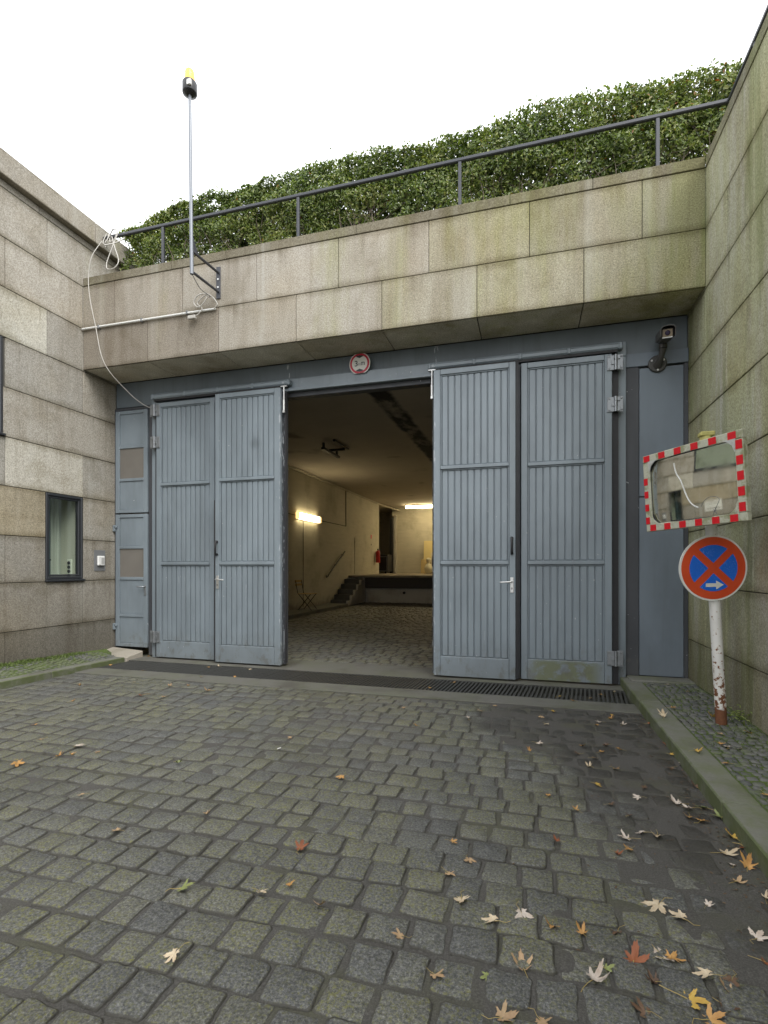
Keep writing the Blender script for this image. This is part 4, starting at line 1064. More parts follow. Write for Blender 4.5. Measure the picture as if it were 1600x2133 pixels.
tm = Thing('traffic_mirror', 'tilted rectangular traffic mirror with red and white border on the post', 'mirror', (1.132, 4.161, 1.889))
MM = Matrix.Translation((1.132, 4.161, 1.889)) @ Matrix.Rotation(R(-54.6), 4, 'Z') @ Matrix.Rotation(R(2.6), 4, 'X') @ Matrix.Rotation(R(-1.6), 4, 'Y')
W2, H2 = .402, .302
def dirty_white():
    n = NT('algae_stained_white'); P = n.pos()
    c = n.mix(n.noise(P, 60, 4, .75), (.30, .30, .22), (.56, .56, .46)); c = n.mix(n.mr(n.noise(P, 9, 4, .7), .48, .62, 0, .75), c, (.20, .21, .10)); n.p(Base_Color=c, Roughness=.7); return n.m
M['dirty'] = dirty_white()
m = MB()
B_ = .058
for q in ((-W2, W2, H2 - B_, H2), (-W2, W2, -H2, -H2 + B_), (-W2, -W2 + B_, -H2 + B_ + .0005, H2 - B_ - .0005), (W2 - B_, W2, -H2 + B_ + .0005, H2 - B_ - .0005)):
    m.box(q[0], q[1], -.018, .025, q[2], q[3], .005, mat=MM)
fr_ = tm.part(m, 'frame', M['dirty'])
m = MB(); m.box(-W2 + .02, W2 - .02, .0255, .045, -H2 + .02, H2 - .02, .01, mat=MM); tm.part(m, 'back_shell', M['dirty'])
m = MB(); m.box(-W2 + B_, W2 - B_, .004, .010, -H2 + B_, H2 - B_, 0, mat=MM); tm.part(m, 'backing', M['dirty'])
red = NT('reflective_red'); red.p(Base_Color=red.mix(red.noise(red.pos(), 25, 3), (.50, .004, .012), (.66, .010, .022)), Roughness=.35); red = red.m
def redblock(x0, x1, z0, z1):
    m = MB(); m.box(x0, x1, -.0205, -.0186, z0, z1, 0, mat=MM); m.build('red_block', red, fr_)
fr_.matrix_parent_inverse = tm.inv
for i in range(6):
    x = -W2 + .014 + i * .138
    redblock(x, x + .056, H2 - B_ + .006, H2 - .004)
    x = -W2 + .040 + i * .130
    redblock(x, x + .054, -H2 + .004, -H2 + B_ - .006)
for i in range(5):
    z = H2 - B_ - .068 - i * .103
    redblock(W2 - B_ + .008, W2 - .006, z, z + .060)
    if i > 0: redblock(-W2 + .004, -W2 + B_ - .018, z - .006, z + .048)
# convex mirror plate, rounded corners, radius about 4.6 m
mw, mh, rc = W2 - B_ + .004, H2 - B_ + .004, .085; KR = .218
def rrect(w_, h_, r, n=8):
    P_ = []
    for cx, cz, a0 in ((w_ - r, h_ - r, 0), (-w_ + r, h_ - r, 90), (-w_ + r, -h_ + r, 180), (w_ - r, -h_ + r, 270)):
        for k in range(n + 1): a = R(a0 + 90 * k / n); P_.append((cx + r * math.cos(a), cz + r * math.sin(a)))
    out = []
    for (x0, z0), (x1, z1) in zip(P_, P_[1:] + P_[:1]):
        k = max(1, int(math.hypot(x1 - x0, z1 - z0) / .02))
        out += [(x0 + (x1 - x0) * j / k, z0 + (z1 - z0) * j / k) for j in range(k)]
    return out
rim = rrect(mw, mh, rc, 10); nr = len(rim); VV = []; FF = []
RINGS = [1, .96, .91, .85, .78, .70, .62, .54, .46, .38, .30, .22, .14, .06]
dz = lambda x, z: -.012 + .5 * KR * (x * x + z * z) - .5 * KR * .02
for s in RINGS:
    for x, z in rim: VV.append(MM @ Vector((x * s, dz(x * s, z * s), z * s)))
VV.append(MM @ Vector((0, dz(0, 0), 0)))
for i in range(len(RINGS) - 1):
    for k in range(nr): FF.append((i * nr + k, i * nr + (k + 1) % nr, (i + 1) * nr + (k + 1) % nr, (i + 1) * nr + k))
for k in range(nr): FF.append(((len(RINGS) - 1) * nr + k, (len(RINGS) - 1) * nr + (k + 1) % nr, len(VV) - 1))
mg = NT('mirror_glass'); P = mg.pos()
mg.p(Base_Color=mg.mix(mg.mr(mg.noise(P, 7, 4, .7), .5, .75, 0, .6), (.66, .66, .60), (.42, .42, .34)), Metallic=1.0, Roughness=mg.mr(mg.noise(P, 12, 4), .4, .75, .03, .10))
m = MB(); m.add(VV, FF, True); tm.part(m, 'mirror_plate', mg.m)
m = MB(); m.tube([MM @ Vector((x * 1.006, dz(x, z) - .004, z * 1.006)) for x, z in rim + rim[:1]], .0075, 6, False); tm.part(m, 'seal', M['rubber'])
for sx in (-1, 1):
    for sz in (-1, 1):
        m = MB(); P_ = [(sx * (mw + .004), sz * (mh + .004)), (sx * (mw - .085), sz * (mh + .004)), (sx * (mw - .050), sz * (mh - .012)), (sx * (mw - .020), sz * (mh - .040)), (sx * (mw - .004), sz * (mh - .085))]
        m.prism(P_, -.020, -.014, MM); m.lathe([(.007, 0), (.007, .004)], MM @ Matrix.Translation((sx * (mw - .018), -.020, sz * (mh - .018))) @ RX, 8); tm.part(m, 'corner_bracket', plain('bracket_white', (.45, .45, .43), .5) if sz > 0 else M['dirty'])
cr = [(-.125, .190), (-.118, .150), (-.105, .105), (-.075, .055), (-.055, 0), (-.035, -.06), (-.010, -.115), (.022, -.150), (.055, -.168)]
m = MB(); m.tube([MM @ Vector((x, dz(x, z) - .002, z)) for x, z in [(v.x, v.y) for v in spline([(a, b, 0) for a, b in cr], 4)]], .0042, 5); tm.part(m, 'crack', plain('exposed_backing', (.72, .72, .70), .6), label='white crack running down the mirror')
cr2 = [(.075, -.165), (.105, -.125), (.15, -.105), (.195, -.115), (.21, -.135), (.19, -.175), (.175, -.205)]
m = MB(); m.tube([MM @ Vector((v.x, dz(v.x, v.y) - .001, v.y)) for v in spline([(a, b, 0) for a, b in cr2], 4)], .0014, 4)
for a in (10, 70, 130, 185, 240, 300): m.tube([MM @ Vector((.172 + r * math.cos(R(a)), dz(.17, -.2) - .001, -.207 + r * math.sin(R(a)))) for r in (0, random.uniform(.015, .034))], [.0022, .0008], 4)
tm.part(m, 'star_crack', M['grey_plate'])
arm = MB(); arm.tube([MM @ Vector((.05, .04, .02)), (1.325, 4.44, 1.90)], .022, 10); arm.box(1.27, 1.385, 4.385, 4.495, 1.86, 1.94, .01); tm.part(arm, 'bracket', M['galv'])

# ------------------------------------------------------------------ the loading hall behind the gate
YB, CZ, XW = 23.7, 4.10, -6.4
fl = bed('hall_floor', -5.75, XR + .2, 6.40, 17.7, .09, lambda x, y: -.012 + (vnoise(np.column_stack([x * 9, y * 9, 0 * x]), 5) - .5) * .008, M['joint']); structure(fl)
sub = MB(); sub.box(-6.6, XR + .3, 6.42, YB, -.11, -.04); structure(sub.build('hall_subfloor', M['core']))
q = []; y = 6.43; r = 0
while y < 17.5:
    d = random.uniform(.15, .175); x = -5.74 + random.uniform(-.1, 0)
    while x < XR:
        wd = random.uniform(.14, .22); cx = x + wd / 2
        if -5.73 < x and (x - (-1.1)) < (y - 6) * .45 + .3:
            vs, fs = stone_shape(wd - .016, d - .014, 8, .010, .35, .03, .006)
            q.append((cx, y + d / 2 + .03 * math.sin(cx * 1.3), random.gauss(0, .0035), vs, fs))
        x += wd
    y += d; r += 1
lay_stones(fl, q, 0, 'paving_stone', 'hall_paving_stones', M['paver_in'], nearkey)
def room(name, mat, *bx):
    m = MB()
    for k in bx: m.box(*k)
    return structure(m.build(name, mat))
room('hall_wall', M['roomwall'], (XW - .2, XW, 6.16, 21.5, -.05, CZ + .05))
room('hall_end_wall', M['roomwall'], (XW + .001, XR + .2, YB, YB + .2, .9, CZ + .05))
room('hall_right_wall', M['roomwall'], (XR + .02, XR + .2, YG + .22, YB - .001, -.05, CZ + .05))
room('hall_front_wall', M['roomwall'], (XW - .2, XL - .31, YG + .052, YG + .06, 0, CZ), (-5.86, 1.6, YG + .18, YG + .205, 3.9, CZ + .03))
room('hall_ceiling', M['ceiling'], (XW - 3, XR + .3, YG + .206, YB + 2.6, CZ, CZ + .11))
room('side_room_wall', M['roomwall'], (-9.4, XW + .3, 25.6, 25.8, .5, CZ), (-9.4, -9.2, 20.0, 25.6, .5, CZ), (-9.2, XW - .21, 20.0, 20.2, .5, CZ), (XW, XW + .2, YB + .201, 25.6, .5, CZ))
lg = MB(); lg.box(XW + .001, -5.755, 6.5, 15.75, -.05, .08, .01); structure(lg.build('raised_ledge', M['concrete']))
dk = Thing('loading_dock', 'raised concrete loading dock at the back of the hall', 'loading dock', (-2, 17.6, 0))
M['dock_white'] = concrete_material('whitewashed_concrete', (.42, .40, .36), (.6, .56, .5), .05)
M['dock_top'] = concrete_material('dock_screed', (.30, .26, .20), algae=0)
m = MB(); m.box(-5.76, XR + .01, 17.62, 18.0, -.02, .90, .01); dk.part(m, 'front_wall', M['dock_white'])
m = MB(); m.box(-5.80, XR + .01, 17.50, YB - .005, .905, .972, .01); m.box(XW - 2.7, -5.805, 17.56, YB - .005, .905, .971); m.box(XW - 2.7, XR, YB, 25.6, .905, .97); dk.part(m, 'platform', M['dock_top'])
m = MB(); m.box(-5.74, XR, 17.50, 17.618, .53, .895, .015); dk.part(m, 'buffer_beam', plain('dark_buffer', (.035, .03, .028), .7, 0, .4, 12))
m = MB(); m.box(-5.815, -5.765, 17.48, 17.61, .0, .904, .005); dk.part(m, 'edge_post', M['dock_white'])
m = MB(); m.lathe([(.05, 0), (.05, .06), (.03, .07)], Matrix.Translation((-4.3, 17.62, .36)) @ RX, 10); dk.part(m, 'stub', M['rubber'])
stn = Thing('stairs', 'short concrete stairs with whitewashed side beside the loading dock', 'stairs', (-6.1, 15.8, 0))
M['stair'] = concrete_material('dark_stair', (.085, .085, .08), algae=0)
for i in range(5):
    y0 = 15.8 + .33 * i; z = .17 * (i + 1)
    m = MB(); m.box(XW + .002, -5.842, y0, 17.56, z - .17 + (.001 if i else 0), z, .008); stn.part(m, 'step', M['stair'])
    m = MB(); m.box(-5.838, -5.775, y0, y0 + .328 if i < 4 else 17.475, 0, z - .02 + random.uniform(-.01, .01), .006); stn.part(m, 'side_wall', M['dock_white'])
hr = Thing('handrail', 'dark sloping handrail fixed to the hall wall above the stairs', 'handrail', (XW, 16, 1.4))
m = MB(); m.tube([(XW + .09, 15.40, 1.02), (XW + .09, 16.95, 1.83)], .026, 8); hr.part(m, 'rail', M['black'])
for t in (.05, .5, .95):
    y, z = 15.40 + 1.55 * t, 1.02 + .81 * t
    m = MB(); m.tube([(XW + .001, y, z - .09), (XW + .05, y, z - .09), (XW + .09, y, z)], .016, 6); m.box(XW + .001, XW + .01, y - .04, y + .04, z - .14, z - .05); hr.part(m, 'bracket', M['black'])
# lamps
WARM = (1.0, .72, .30)
def wall_lamp():
    th = Thing('wall_lamp', 'lit fluorescent lamp mounted on the hall side wall', 'lamp', (XW, 13.95, 2.75))
    m = MB(); m.box(XW + .001, XW + .03, 13.13, 14.77, 2.655, 2.855, .005); th.part(m, 'back_tray', M['white_plastic'])
    m = MB(); m.box(XW + .031, XW + .11, 13.24, 14.66, 2.665, 2.845, .012); th.part(m, 'diffuser', emit('warm_tube_light', (1.0, .81, .46), 6))
    for a, b in ((13.12, 13.238), (14.662, 14.78)):
        m = MB(); m.box(XW + .031, XW + .112, a, b, 2.66, 2.85, .01); th.part(m, 'end_cap', emit('warm_end_cap', (1.0, .62, .22), .9))
wall_lamp()
def ceiling_lamp():
    th = Thing('ceiling_lamp', 'lit fluorescent strip lamp under the ceiling at the back wall', 'lamp', (-4.5, 22.4, CZ))
    m = MB(); m.box(-5.42, .9, 22.32, 22.52, CZ - .06, CZ - .001, .005); th.part(m, 'housing', M['white_plastic'])
    m = MB(); m.box(-5.40, .88, 22.33, 22.51, CZ - .16, CZ - .061, .02); th.part(m, 'diffuser', emit('warm_strip_light', (1.0, .81, .46), 12))  # strip lengthened unseen behind the right gate leaf to add fill light
ceiling_lamp()
# wall conduits and small fittings
m = MB(); m.tube([(XW + .012, 8, 2.80), (XW + .012, 13.12, 2.76)], .012, 6); m.tube([(XW + .012, 14.78, 2.76), (XW + .012, 17.26, 2.76), (XW + .012, 17.26, 4.08)], .014, 6); m.tube([(XW + .012, 13.66, 2.65), (XW + .012, 13.66, .1)], .008, 6)
tag(m.build('wall_wiring', M['rubber']), 'thin dark wiring run along the hall wall around the lamp', 'cable')
m = MB(); m.tube([(XW + .06, 6.4, CZ - .06), (XW + .06, 21.5, CZ - .06)], .028, 8); m.tube([(XW + .06, 21.5, CZ - .06), (-6.0, YB - .05, CZ - .12)], .03, 8)
tag(m.build('ceiling_pipe', M['roomwall']), 'pale pipe along the corner of the hall wall and ceiling', 'pipe')
m = MB(); m.box(XW + .001, XW + .018, 18.22, 18.31, .98, 2.40, .004); tag(m.build('cable_cover', M['roomwall']), 'pale vertical cable cover on the wall above the stairs', 'cable cover')
br = Thing('ceiling_bracket', 'black bar bracket hanging from the hall ceiling', 'bracket', (-4.4, 11, CZ))
m = MB(); m.box(-4.52, -4.44, 10.6, 11.6, CZ - .16, CZ - .10, .01); m.box(-4.50, -4.46, 10.62, 10.68, CZ - .10, CZ - .001); m.box(-4.50, -4.46, 11.45, 11.51, CZ - .10, CZ - .001); br.part(m, 'long_bar', M['black'])
m = MB(); m.box(-4.16, -4.10, 10.4, 11.3, CZ - .05, CZ - .002, .01); m.box(-4.52, -4.12, 11.05, 11.11, CZ - .10, CZ - .05, .01); br.part(m, 'cross_bar', M['black'])
# fire extinguisher
ex = Thing('fire_extinguisher', 'red fire extinguisher hanging at the end of the hall wall', 'extinguisher', (XW + .12, 20.95, 1.5))
TE = Matrix.Translation((XW + .12, 20.95, 1.46))
m = MB(); m.lathe([(.085, 0), (.095, .02), (.095, .44), (.07, .50), (.03, .53)], TE, 18); ex.part(m, 'cylinder', plain('extinguisher_red', (.48, .012, .014), .35))
m = MB(); m.lathe([(.03, .53), (.03, .57)], TE, 10); m.box(XW + .10, XW + .14, 20.88, 21.06, 2.03, 2.06, .004); m.tube([(XW + .14, 20.9, 2.02), (XW + .24, 20.88, 1.95), (XW + .24, 20.88, 1.65)], .012, 6); ex.part(m, 'valve', M['black'])
for z, s, c_ in ((2.55, .16, 'sign_red'), (2.22, .07, 'rubber')):
    m = MB(); m.box(XW + .001, XW + .006, 20.35 - s / 2, 20.35 + s / 2, z - s / 2, z + s / 2)
    tag(m.build('wall_sticker', M[c_]), 'small faded red square sign on the hall wall' if c_ == 'sign_red' else 'tiny dark mark plate on the hall wall above the extinguisher', 'sign')
# side opening: black door post, white jamb, flight case
m = MB(); m.box(XW - .02, XW + .14, 23.35, 23.55, .972, 3.62, .01); tag(m.build('door_post', M['black']), 'black vertical door post at the far side opening', 'post')
m = MB(); m.box(XW + .141, XW + .26, 23.45, 23.69, .972, 3.75, .01); tag(m.build('door_jamb', M['dock_white']), 'pale door jamb between side opening and back wall', 'door frame')
fc = Thing('flight_case', 'black flight case with metal edges in the far side opening', 'case', (-6.4, 22.9, .97))
m = MB(); m.box(-7.2, -6.30, 22.6, 23.34, 1.06, 1.86, .02); fc.part(m, 'body', M['black'])
m = MB()
for z in (1.08, 1.74): m.box(-7.18, -6.32, 22.592, 22.599, z, z + .03)
for x in (-6.36, -7.17): m.box(x, x + .03, 22.592, 22.599, 1.08, 1.76)
fc.part(m, 'edge_trim', M['galv'])
for x in (-7.05, -6.45):
    m = MB(); m.lathe([(.045, 0), (.045, .04)], Matrix.Translation((x, 22.75, 1.018)) @ RX, 12); fc.part(m, 'castor', M['rubber'])
# leaning boards
bdm = plain('yellowed_board', (.62, .52, .26), .7, 0, .08, 4); 
def lean(lbl, name, x0, x1, h, yb, mat, th_=.02, ang=6, cat='board'):
    m = MB(); m.box(x0, x1, -th_, 0, 0, h, .003, mat=Matrix.Translation((0, yb, .973)) @ Matrix.Rotation(R(-ang), 4, 'X')); return tag(m.build(name, mat), lbl, cat)
lean('large cream board leaning on the back wall beyond the dock', 'leaning_board', -4.80, -3.5, 1.55, 23.45, bdm)
lean('lower plywood board leaning in front of the large cream board', 'leaning_board', -4.88, -4.2, .66, 23.22, plain('plywood', (.50, .38, .18), .7), .02, 8)
lean('dark small panel leaning beside the pale timber strips', 'dark_board', -4.34, -3.8, .95, 23.15, M['black'], .02, 9)
for i in range(4):
    lean(['leftmost', 'second', 'third', 'rightmost'][i] + ' pale timber strip leaning at the boards behind the cream bag', 'timber_strip', -4.36 + .10 * i, -4.30 + .10 * i, 1.0 - .06 * i, 22.85 - .05 * i, plain('pale_slat', (.55, .50, .38), .7), .03, 15 , 'timber')['group'] = 'timber strips at the back wall'
m = MB(); m.lathe([(.02, 0), (.16, .05), (.20, .22), (.15, .40), (.06, .48), (.09, .55), (.12, .66), (.05, .72)], Matrix.Translation((-4.42, 22.75, .973)), 14)
tag(m.build('tied_bag', plain('cream_bag', (.62, .58, .44), .8)), 'bulging cream bag standing at the foot of the boards', 'bag')

# folding bistro chair
ch = Thing('folding_chair', 'slatted wooden folding chair with dark metal legs by the hall wall', 'chair', (-6.05, 13.1, .08))
wood = plain('chair_wood', (.40, .26, .09), .55, 0, .2, 15)
for y in (12.90, 13.28):
    m = MB(); m.tube([(-5.78, y, .085), (-6.20, y, .56), (-6.27, y, .92)], .012, 6); ch.part(m, 'leg', M['black'])
    m = MB(); m.tube([(-6.20, y + .02, .085), (-5.82, y + .02, .53)], .012, 6); ch.part(m, 'leg', M['black'])
m = MB(); m.tube([(-6.20, 12.92, .10), (-6.20, 13.30, .10)], .009, 6); m.tube([(-5.79, 12.9, .10), (-5.79, 13.28, .10)], .009, 6); ch.part(m, 'stretcher', M['black'])
for i in range(5):
    x = -6.19 + .082 * i; m = MB(); m.box(x, x + .068, 12.87, 13.31, .53, .548, .004); ch.part(m, 'seat_slat', wood)
for z in (.76, .86):
    m = MB(); m.box(-6.282 + (.86 - z) * .15, -6.262 + (.86 - z) * .15, 12.88, 13.30, z, z + .06, .004); ch.part(m, 'back_slat', wood)

# ------------------------------------------------------------------ fallen leaves, weeds, litter
def maple_mesh(name, seed, curl):
    rr = random.Random(seed); lob = [(0, rr.uniform(.9, 1.05)), (52, rr.uniform(.62, .95)), (-52, rr.uniform(.62, .95)), (108, rr.uniform(.40, .6)), (-108, rr.uniform(.40, .6))]; wl_ = {la: rr.uniform(27, 34) for la, _ in lob}; bx_, by_ = rr.uniform(-1, 1), rr.uniform(-1, 1)
    P_ = []
    for a in np.linspace(-162, 162, 90):
        best = .33 + .05 * math.cos(R(a) * 2)
        for la, ln in lob:
            d = abs(a - la) / (wl_[la] if ln > .6 else 25)
            if d < 1: best = max(best, ln * (1 - d ** 1.15) ** .75 * (1 + .0 * d))
        tooth = abs(((a * .105 + seed * .37) % 1) - .5) * 2
        best *= .84 + .26 * tooth if best > .33 else 1
        P_.append((best * math.sin(R(a)), best * math.cos(R(a))))
    def zz(x, y): return curl * (x * x * rr.uniform(.9, 1.1) + .5 * y * y) + .10 * math.sin(5 * x + seed) * abs(curl) + .10 * math.sin(4 * y + 2 * seed) + .5 * max(0, x * bx_ + y * by_ - .25) + .06
    vs = [(0, 0, .02)]; ring = []
    for x, y in P_: vs.append((x * .5, y * .5, zz(x * .5, y * .5)))
    for x, y in P_: vs.append((x, y, zz(x, y)))
    n = len(P_); fs = [(0, 1 + i, 2 + i) for i in range(n - 1)] + [(1 + i, 1 + n + i, 2 + n + i, 2 + i) for i in range(n - 1)]
    m = MB(); m.add(vs, fs, True)
    m.tube([(0, 0, .03), (.03, -.4, .06 + .05 * rr.random()), (.10 * rr.choice((-1, 1)), -.85, .05), (.2 * rr.choice((-1, 1)), -1.15, .02)], [.03, .022, .020, .022], 4, True, 1)
    return m
def fleaf_mat():
    n = NT('fallen_leaf'); P = n.objc()
    c = n.mix(n.mr(n.noise(P, 1.6, 4, .7), .35, .7, 0, .55), n.ocol(), n.mix(1, n.ocol(), (.62, .48, .36), 'MULTIPLY'))
    n.p(Base_Color=c, Roughness=.6); return n.m
fm = fleaf_mat(); fs_m = plain('leaf_stalk', (.34, .26, .09), .6)
LM = [maple_mesh('fallen_leaf', k, c).mesh('fallen_leaf', [fm, fs_m]) for k, c in ((1, .12), (2, .30), (3, .55), (4, .05), (5, .85), (6, .2), (7, .4), (8, 1.1), (9, .15), (10, .6))]
COLS = {'cream': (.56, .47, .33), 'pale': (.52, .46, .40), 'orange': (.46, .26, .085), 'yellow': (.54, .36, .07), 'tan': (.40, .28, .16), 'rust': (.24, .075, .025), 'brown': (.12, .07, .04), 'green': (.22, .26, .09)}
def unproject(px, py, z):
    c, s = math.cos(R(16.01)), math.sin(R(16.01)); a = (px - 800) / 1056; b = (1180 - py) / 1056; t = (z - CAM_H) / b
    return ((a * c - s) * t, (a * s + c) * t, z)
BIG = {  # measured spots with labels of their own
 (962, 1875): ('cream', .047, 'cream maple leaf lying alone in the lower middle of the paving'),
 (1029, 1920): ('cream', .046, 'cream leaf with long stalk right of the lone cream leaf, lower middle'),
 (1087, 1904): ('pale', .047, 'pale pinkish leaf between the cream leaf and the orange pair'),
 (1150, 1929): ('orange', .045, 'orange leaf with pale tip left of a smaller orange leaf, lower right'),
 (1372, 1886): ('cream', .060, 'long cream leaf half curled, upper of a joined pair at lower right'),
 (1420, 1914): ('cream', .045, 'cream leaf touching the stalk of the long cream leaf, lower right'),
 (1090, 2016): ('tan', .048, 'tan leaf with lobes pointing down near the bottom edge, middle right'),
 (1235, 2042): ('pale', .052, 'whitish star shaped leaf near the bottom, left of the yellow leaf'),
 (1262, 2016): ('green', .028, 'small yellow green leaf just above the whitish star shaped leaf'),
 (1320, 2002): ('rust', .055, 'rust brown leaf left of the pale and orange leaf pile, lower right'),
 (1375, 1987): ('pale', .052, 'pale leaf with long stalk lying over an orange one, lower right'),
 (1398, 2001): ('orange', .045, 'orange leaf half under the pale leaf at lower right'),
 (1475, 2032): ('cream', .046, 'slim pale yellow leaf with stalk, right of the leaf pile'),
 (1432, 2082): ('yellow', .058, 'large bright yellow leaf in the bottom right corner area'),
 (1477, 2125): ('orange', .045, 'orange leaf cut off by the bottom edge of the picture, right'),
 (1045, 2122): ('tan', .045, 'tan leaf at the bottom edge, left of middle right'),
 (1577, 1955): ('pale', .050, 'pale leaf on the dark dirt at the right edge of the picture'),
 (1307, 1747): ('pale', .046, 'whitish spiky leaf leftmost of the three pale leaves near the kerb'),
 (1340, 1735): ('pale', .038, 'middle one of the three pale leaves in a row near the kerb'),
 (1370, 1742): ('cream', .048, 'rightmost of the three pale leaves in a row, with long brown stalk'),
 (1552, 1764): ('rust', .055, 'large rust red leaf against the foot of the right kerb'),
 (1512, 1777): ('cream', .055, 'cream leaf lying over a yellow one below the rust red leaf'),
 (1527, 1746): ('yellow', .048, 'yellow leaf just above the rust red leaf at the kerb'),
 (1557, 1806): ('orange', .052, 'long orange leaf at the right edge below the rust red leaf'),
 (1502, 1703): ('green', .055, 'big pale green curled leaf in the pile at the right kerb'),
 (1460, 1711): ('orange', .045, 'ochre leaf in the leaf pile at the right kerb, lower left of it'),
 (1437, 1702): ('orange', .045, 'brown orange folded leaf at the left of the kerb leaf pile'),
 (1412, 1674): ('pale', .045, 'pale leaf at the upper left end of the kerb leaf pile'),
 (1470, 1684): ('green', .050, 'pale green star shaped leaf at the top of the kerb leaf pile'),
 (1437, 1685): ('pale', .045, 'grey white leaf in the middle of the kerb leaf pile'),
 (1422, 1590): ('pale', .055, 'white leaf lying tight against the right kerb'),
 (1515, 1557): ('pale', .060, 'largest pale pink leaf on the right pavement before the post'),
 (1562, 1527): ('yellow', .055, 'yellow leaf on the right pavement beside the wall'),
 (1485, 1492): ('yellow', .055, 'yellow leaf lying at the foot of the rusty post'),
 (1382, 1492): ('cream', .055, 'cream leaf resting on top of the right kerb'),
 (35, 1592): ('orange', .060, 'large orange leaf with stalk alone at the left edge of the paving'),
 (542, 1859): ('cream', .034, 'curled cream leaf with straight stalk in the lower left middle'),
 (365, 1987): ('cream', .040, 'slender cream leaf with bent stalk, lowest on the left paving'),
 (625, 1767): ('rust', .045, 'crumpled dark red brown leaf on the middle paving'),
 (297, 1448): ('rust', .055, 'flat red brown leaf on the left paving near the drain'),
 (435, 1440): ('tan', .055, 'tan leaf lying before the left gate leaf, nearest the concrete band'),
 (377, 1852): ('green', .045, 'slim green leaf blade on the left paving'),
 (160, 1555): ('pale', .055, 'pale leaf with long stalk in the leaf group at far left'),
 (670, 1885): ('tan', .036, 'small tan three lobed leaf left of the lone cream leaf'),
}
SMALL = '''942 1754 orange;1162 1752 rust;1312 1769 orange;1285 1777 rust;1525 1802 pale;1590 1811 tan;1535 1837 tan;977 1791 tan;934 1819 tan;1214 1945 orange;1475 1885 pale;835 1950 tan;1015 2035 green;905 2030 tan;1525 2045 brown;1595 1872 cream;1595 2005 rust;1345 2107 brown;1127 2127 tan;1517 2067 tan;1365 2045 brown;1287 1940 brown;1510 2095 brown;840 1475 tan;867 1512 orange;975 1496 pale;1002 1481 tan;1030 1470 tan;1152 1482 yellow;1127 1493 tan;1137 1508 cream;1275 1490 yellow;1270 1497 orange;1250 1504 pale;1243 1510 orange;1297 1509 pale;1347 1492 orange;1352 1508 rust;1382 1537 yellow;1388 1552 rust;1397 1572 yellow;1120 1548 pale;1103 1564 orange;1215 1554 orange;1252 1566 orange;1292 1562 orange;1237 1579 tan;1228 1596 cream;1281 1601 orange;1242 1634 yellow;1142 1657 orange;1200 1686 orange;1330 1661 pale;1487 1662 pale;1205 1570 brown;1265 1552 brown;1167 1451 yellow;1230 1455 tan;1252 1447 orange;1280 1441 cream;945 1422 orange;1195 1460 orange;87 1540 tan;205 1566 tan;149 1571 orange;120 1576 orange;172 1655 tan;74 1509 orange;150 1461 orange;393 1428 orange;355 1428 tan;279 1421 cream;167 1427 orange;372 1589 green;430 1694 tan;605 1536 tan;712 1618 orange;245 1730 tan;605 1842 orange;520 1394 cream;456 1388 cream;434 1390 orange;298 1397 tan;420 1410 tan;490 1410 orange;230 1385 orange;318 1365 tan;310 1367 orange;895 1433 orange;1342 1640 brown;1270 1675 brown;1310 1700 brown;1400 1600 brown;1450 1640 brown;340 1452 tan'''
PAVE = '1502 1529 tan;1542 1560 cream;1515 1591 orange;1450 1565 yellow;1432 1440 tan;1390 1426 pale;1500 1548 orange;1595 1655 orange;1400 1475 orange'
DROPPED = []
def drop(px, py, z, col, s, label, grp):
    x, y, z = unproject(px, py, z); o = link('fallen_leaf', random.choice(LM), None)
    c_ = COLS[col]; v = random.uniform(.88, 1.12); o.color = (c_[0] * v, c_[1] * v, c_[2] * v, 1)
    o.location = (x, y, z); o.scale = (s, s, s * random.uniform(.8, 1.3)); o.rotation_euler = (random.gauss(0, .12), random.gauss(0, .12), random.uniform(0, 6.28))
    tag(o, label, 'leaf', grp)
    return o
ONPAV = {(1515, 1557), (1562, 1527), (1485, 1492), (1382, 1492)}
for (px, py), (col, s, lab) in BIG.items(): drop(px, py, .104 if (px, py) in ONPAV else .006, col, s * 1.12, lab, 'fallen leaves')
WORD = {'pale': 'whitish', 'rust': 'rust red', 'brown': 'dark brown'}
def spot(px, y):
    dep_ = 'on the drain strip' if y > 4.9 else 'before the concrete band' if y > 4.1 else 'on the upper paving' if y > 3.2 else 'on the middle paving' if y > 2.35 else 'in the foreground'
    lat = 'by the left kerb' if px < 240 else 'below the outer left gate leaf' if px < 455 else 'below the inner left gate leaf' if px < 600 else 'below the gate opening' if px < 905 else 'below the inner right gate leaf' if px < 1082 else 'below the outer right gate leaf' if px < 1290 else 'towards the right kerb'
    return dep_ + ' ' + lat
for t in SMALL.split(';'):
    a, b, c_ = t.split(); a, b = int(a), int(b)
    o = drop(a, b, .006, c_, random.uniform(.030, .044), '', 'fallen leaves')
    DROPPED.append((a, WORD.get(c_, c_), spot(a, o.location.y), o))
for t in PAVE.split(';'):
    a, b, c_ = t.split(); o = drop(int(a), int(b), .104, c_, random.uniform(.035, .048), '', 'fallen leaves')
    DROPPED.append((int(a), WORD.get(c_, c_), 'on the right pavement', o))
KEYS = {}
for a, c_, sp_, o in DROPPED: KEYS.setdefault((c_, sp_), []).append((a, o))
for (c_, sp_), L in KEYS.items():
    L.sort(key=lambda q: q[0]); n = len(L); nm = {1: ['small'], 2: ['left-hand', 'right-hand'], 3: ['leftmost', 'middle', 'rightmost'], 4: ['leftmost', 'second from left', 'third from left', 'rightmost'], 5: ['leftmost', 'second from left', 'third from left', 'fourth from left', 'rightmost']}[n]
    for k, (a, o) in enumerate(L): o['label'] = '%s %s leaf %s' % (nm[k], c_, sp_)
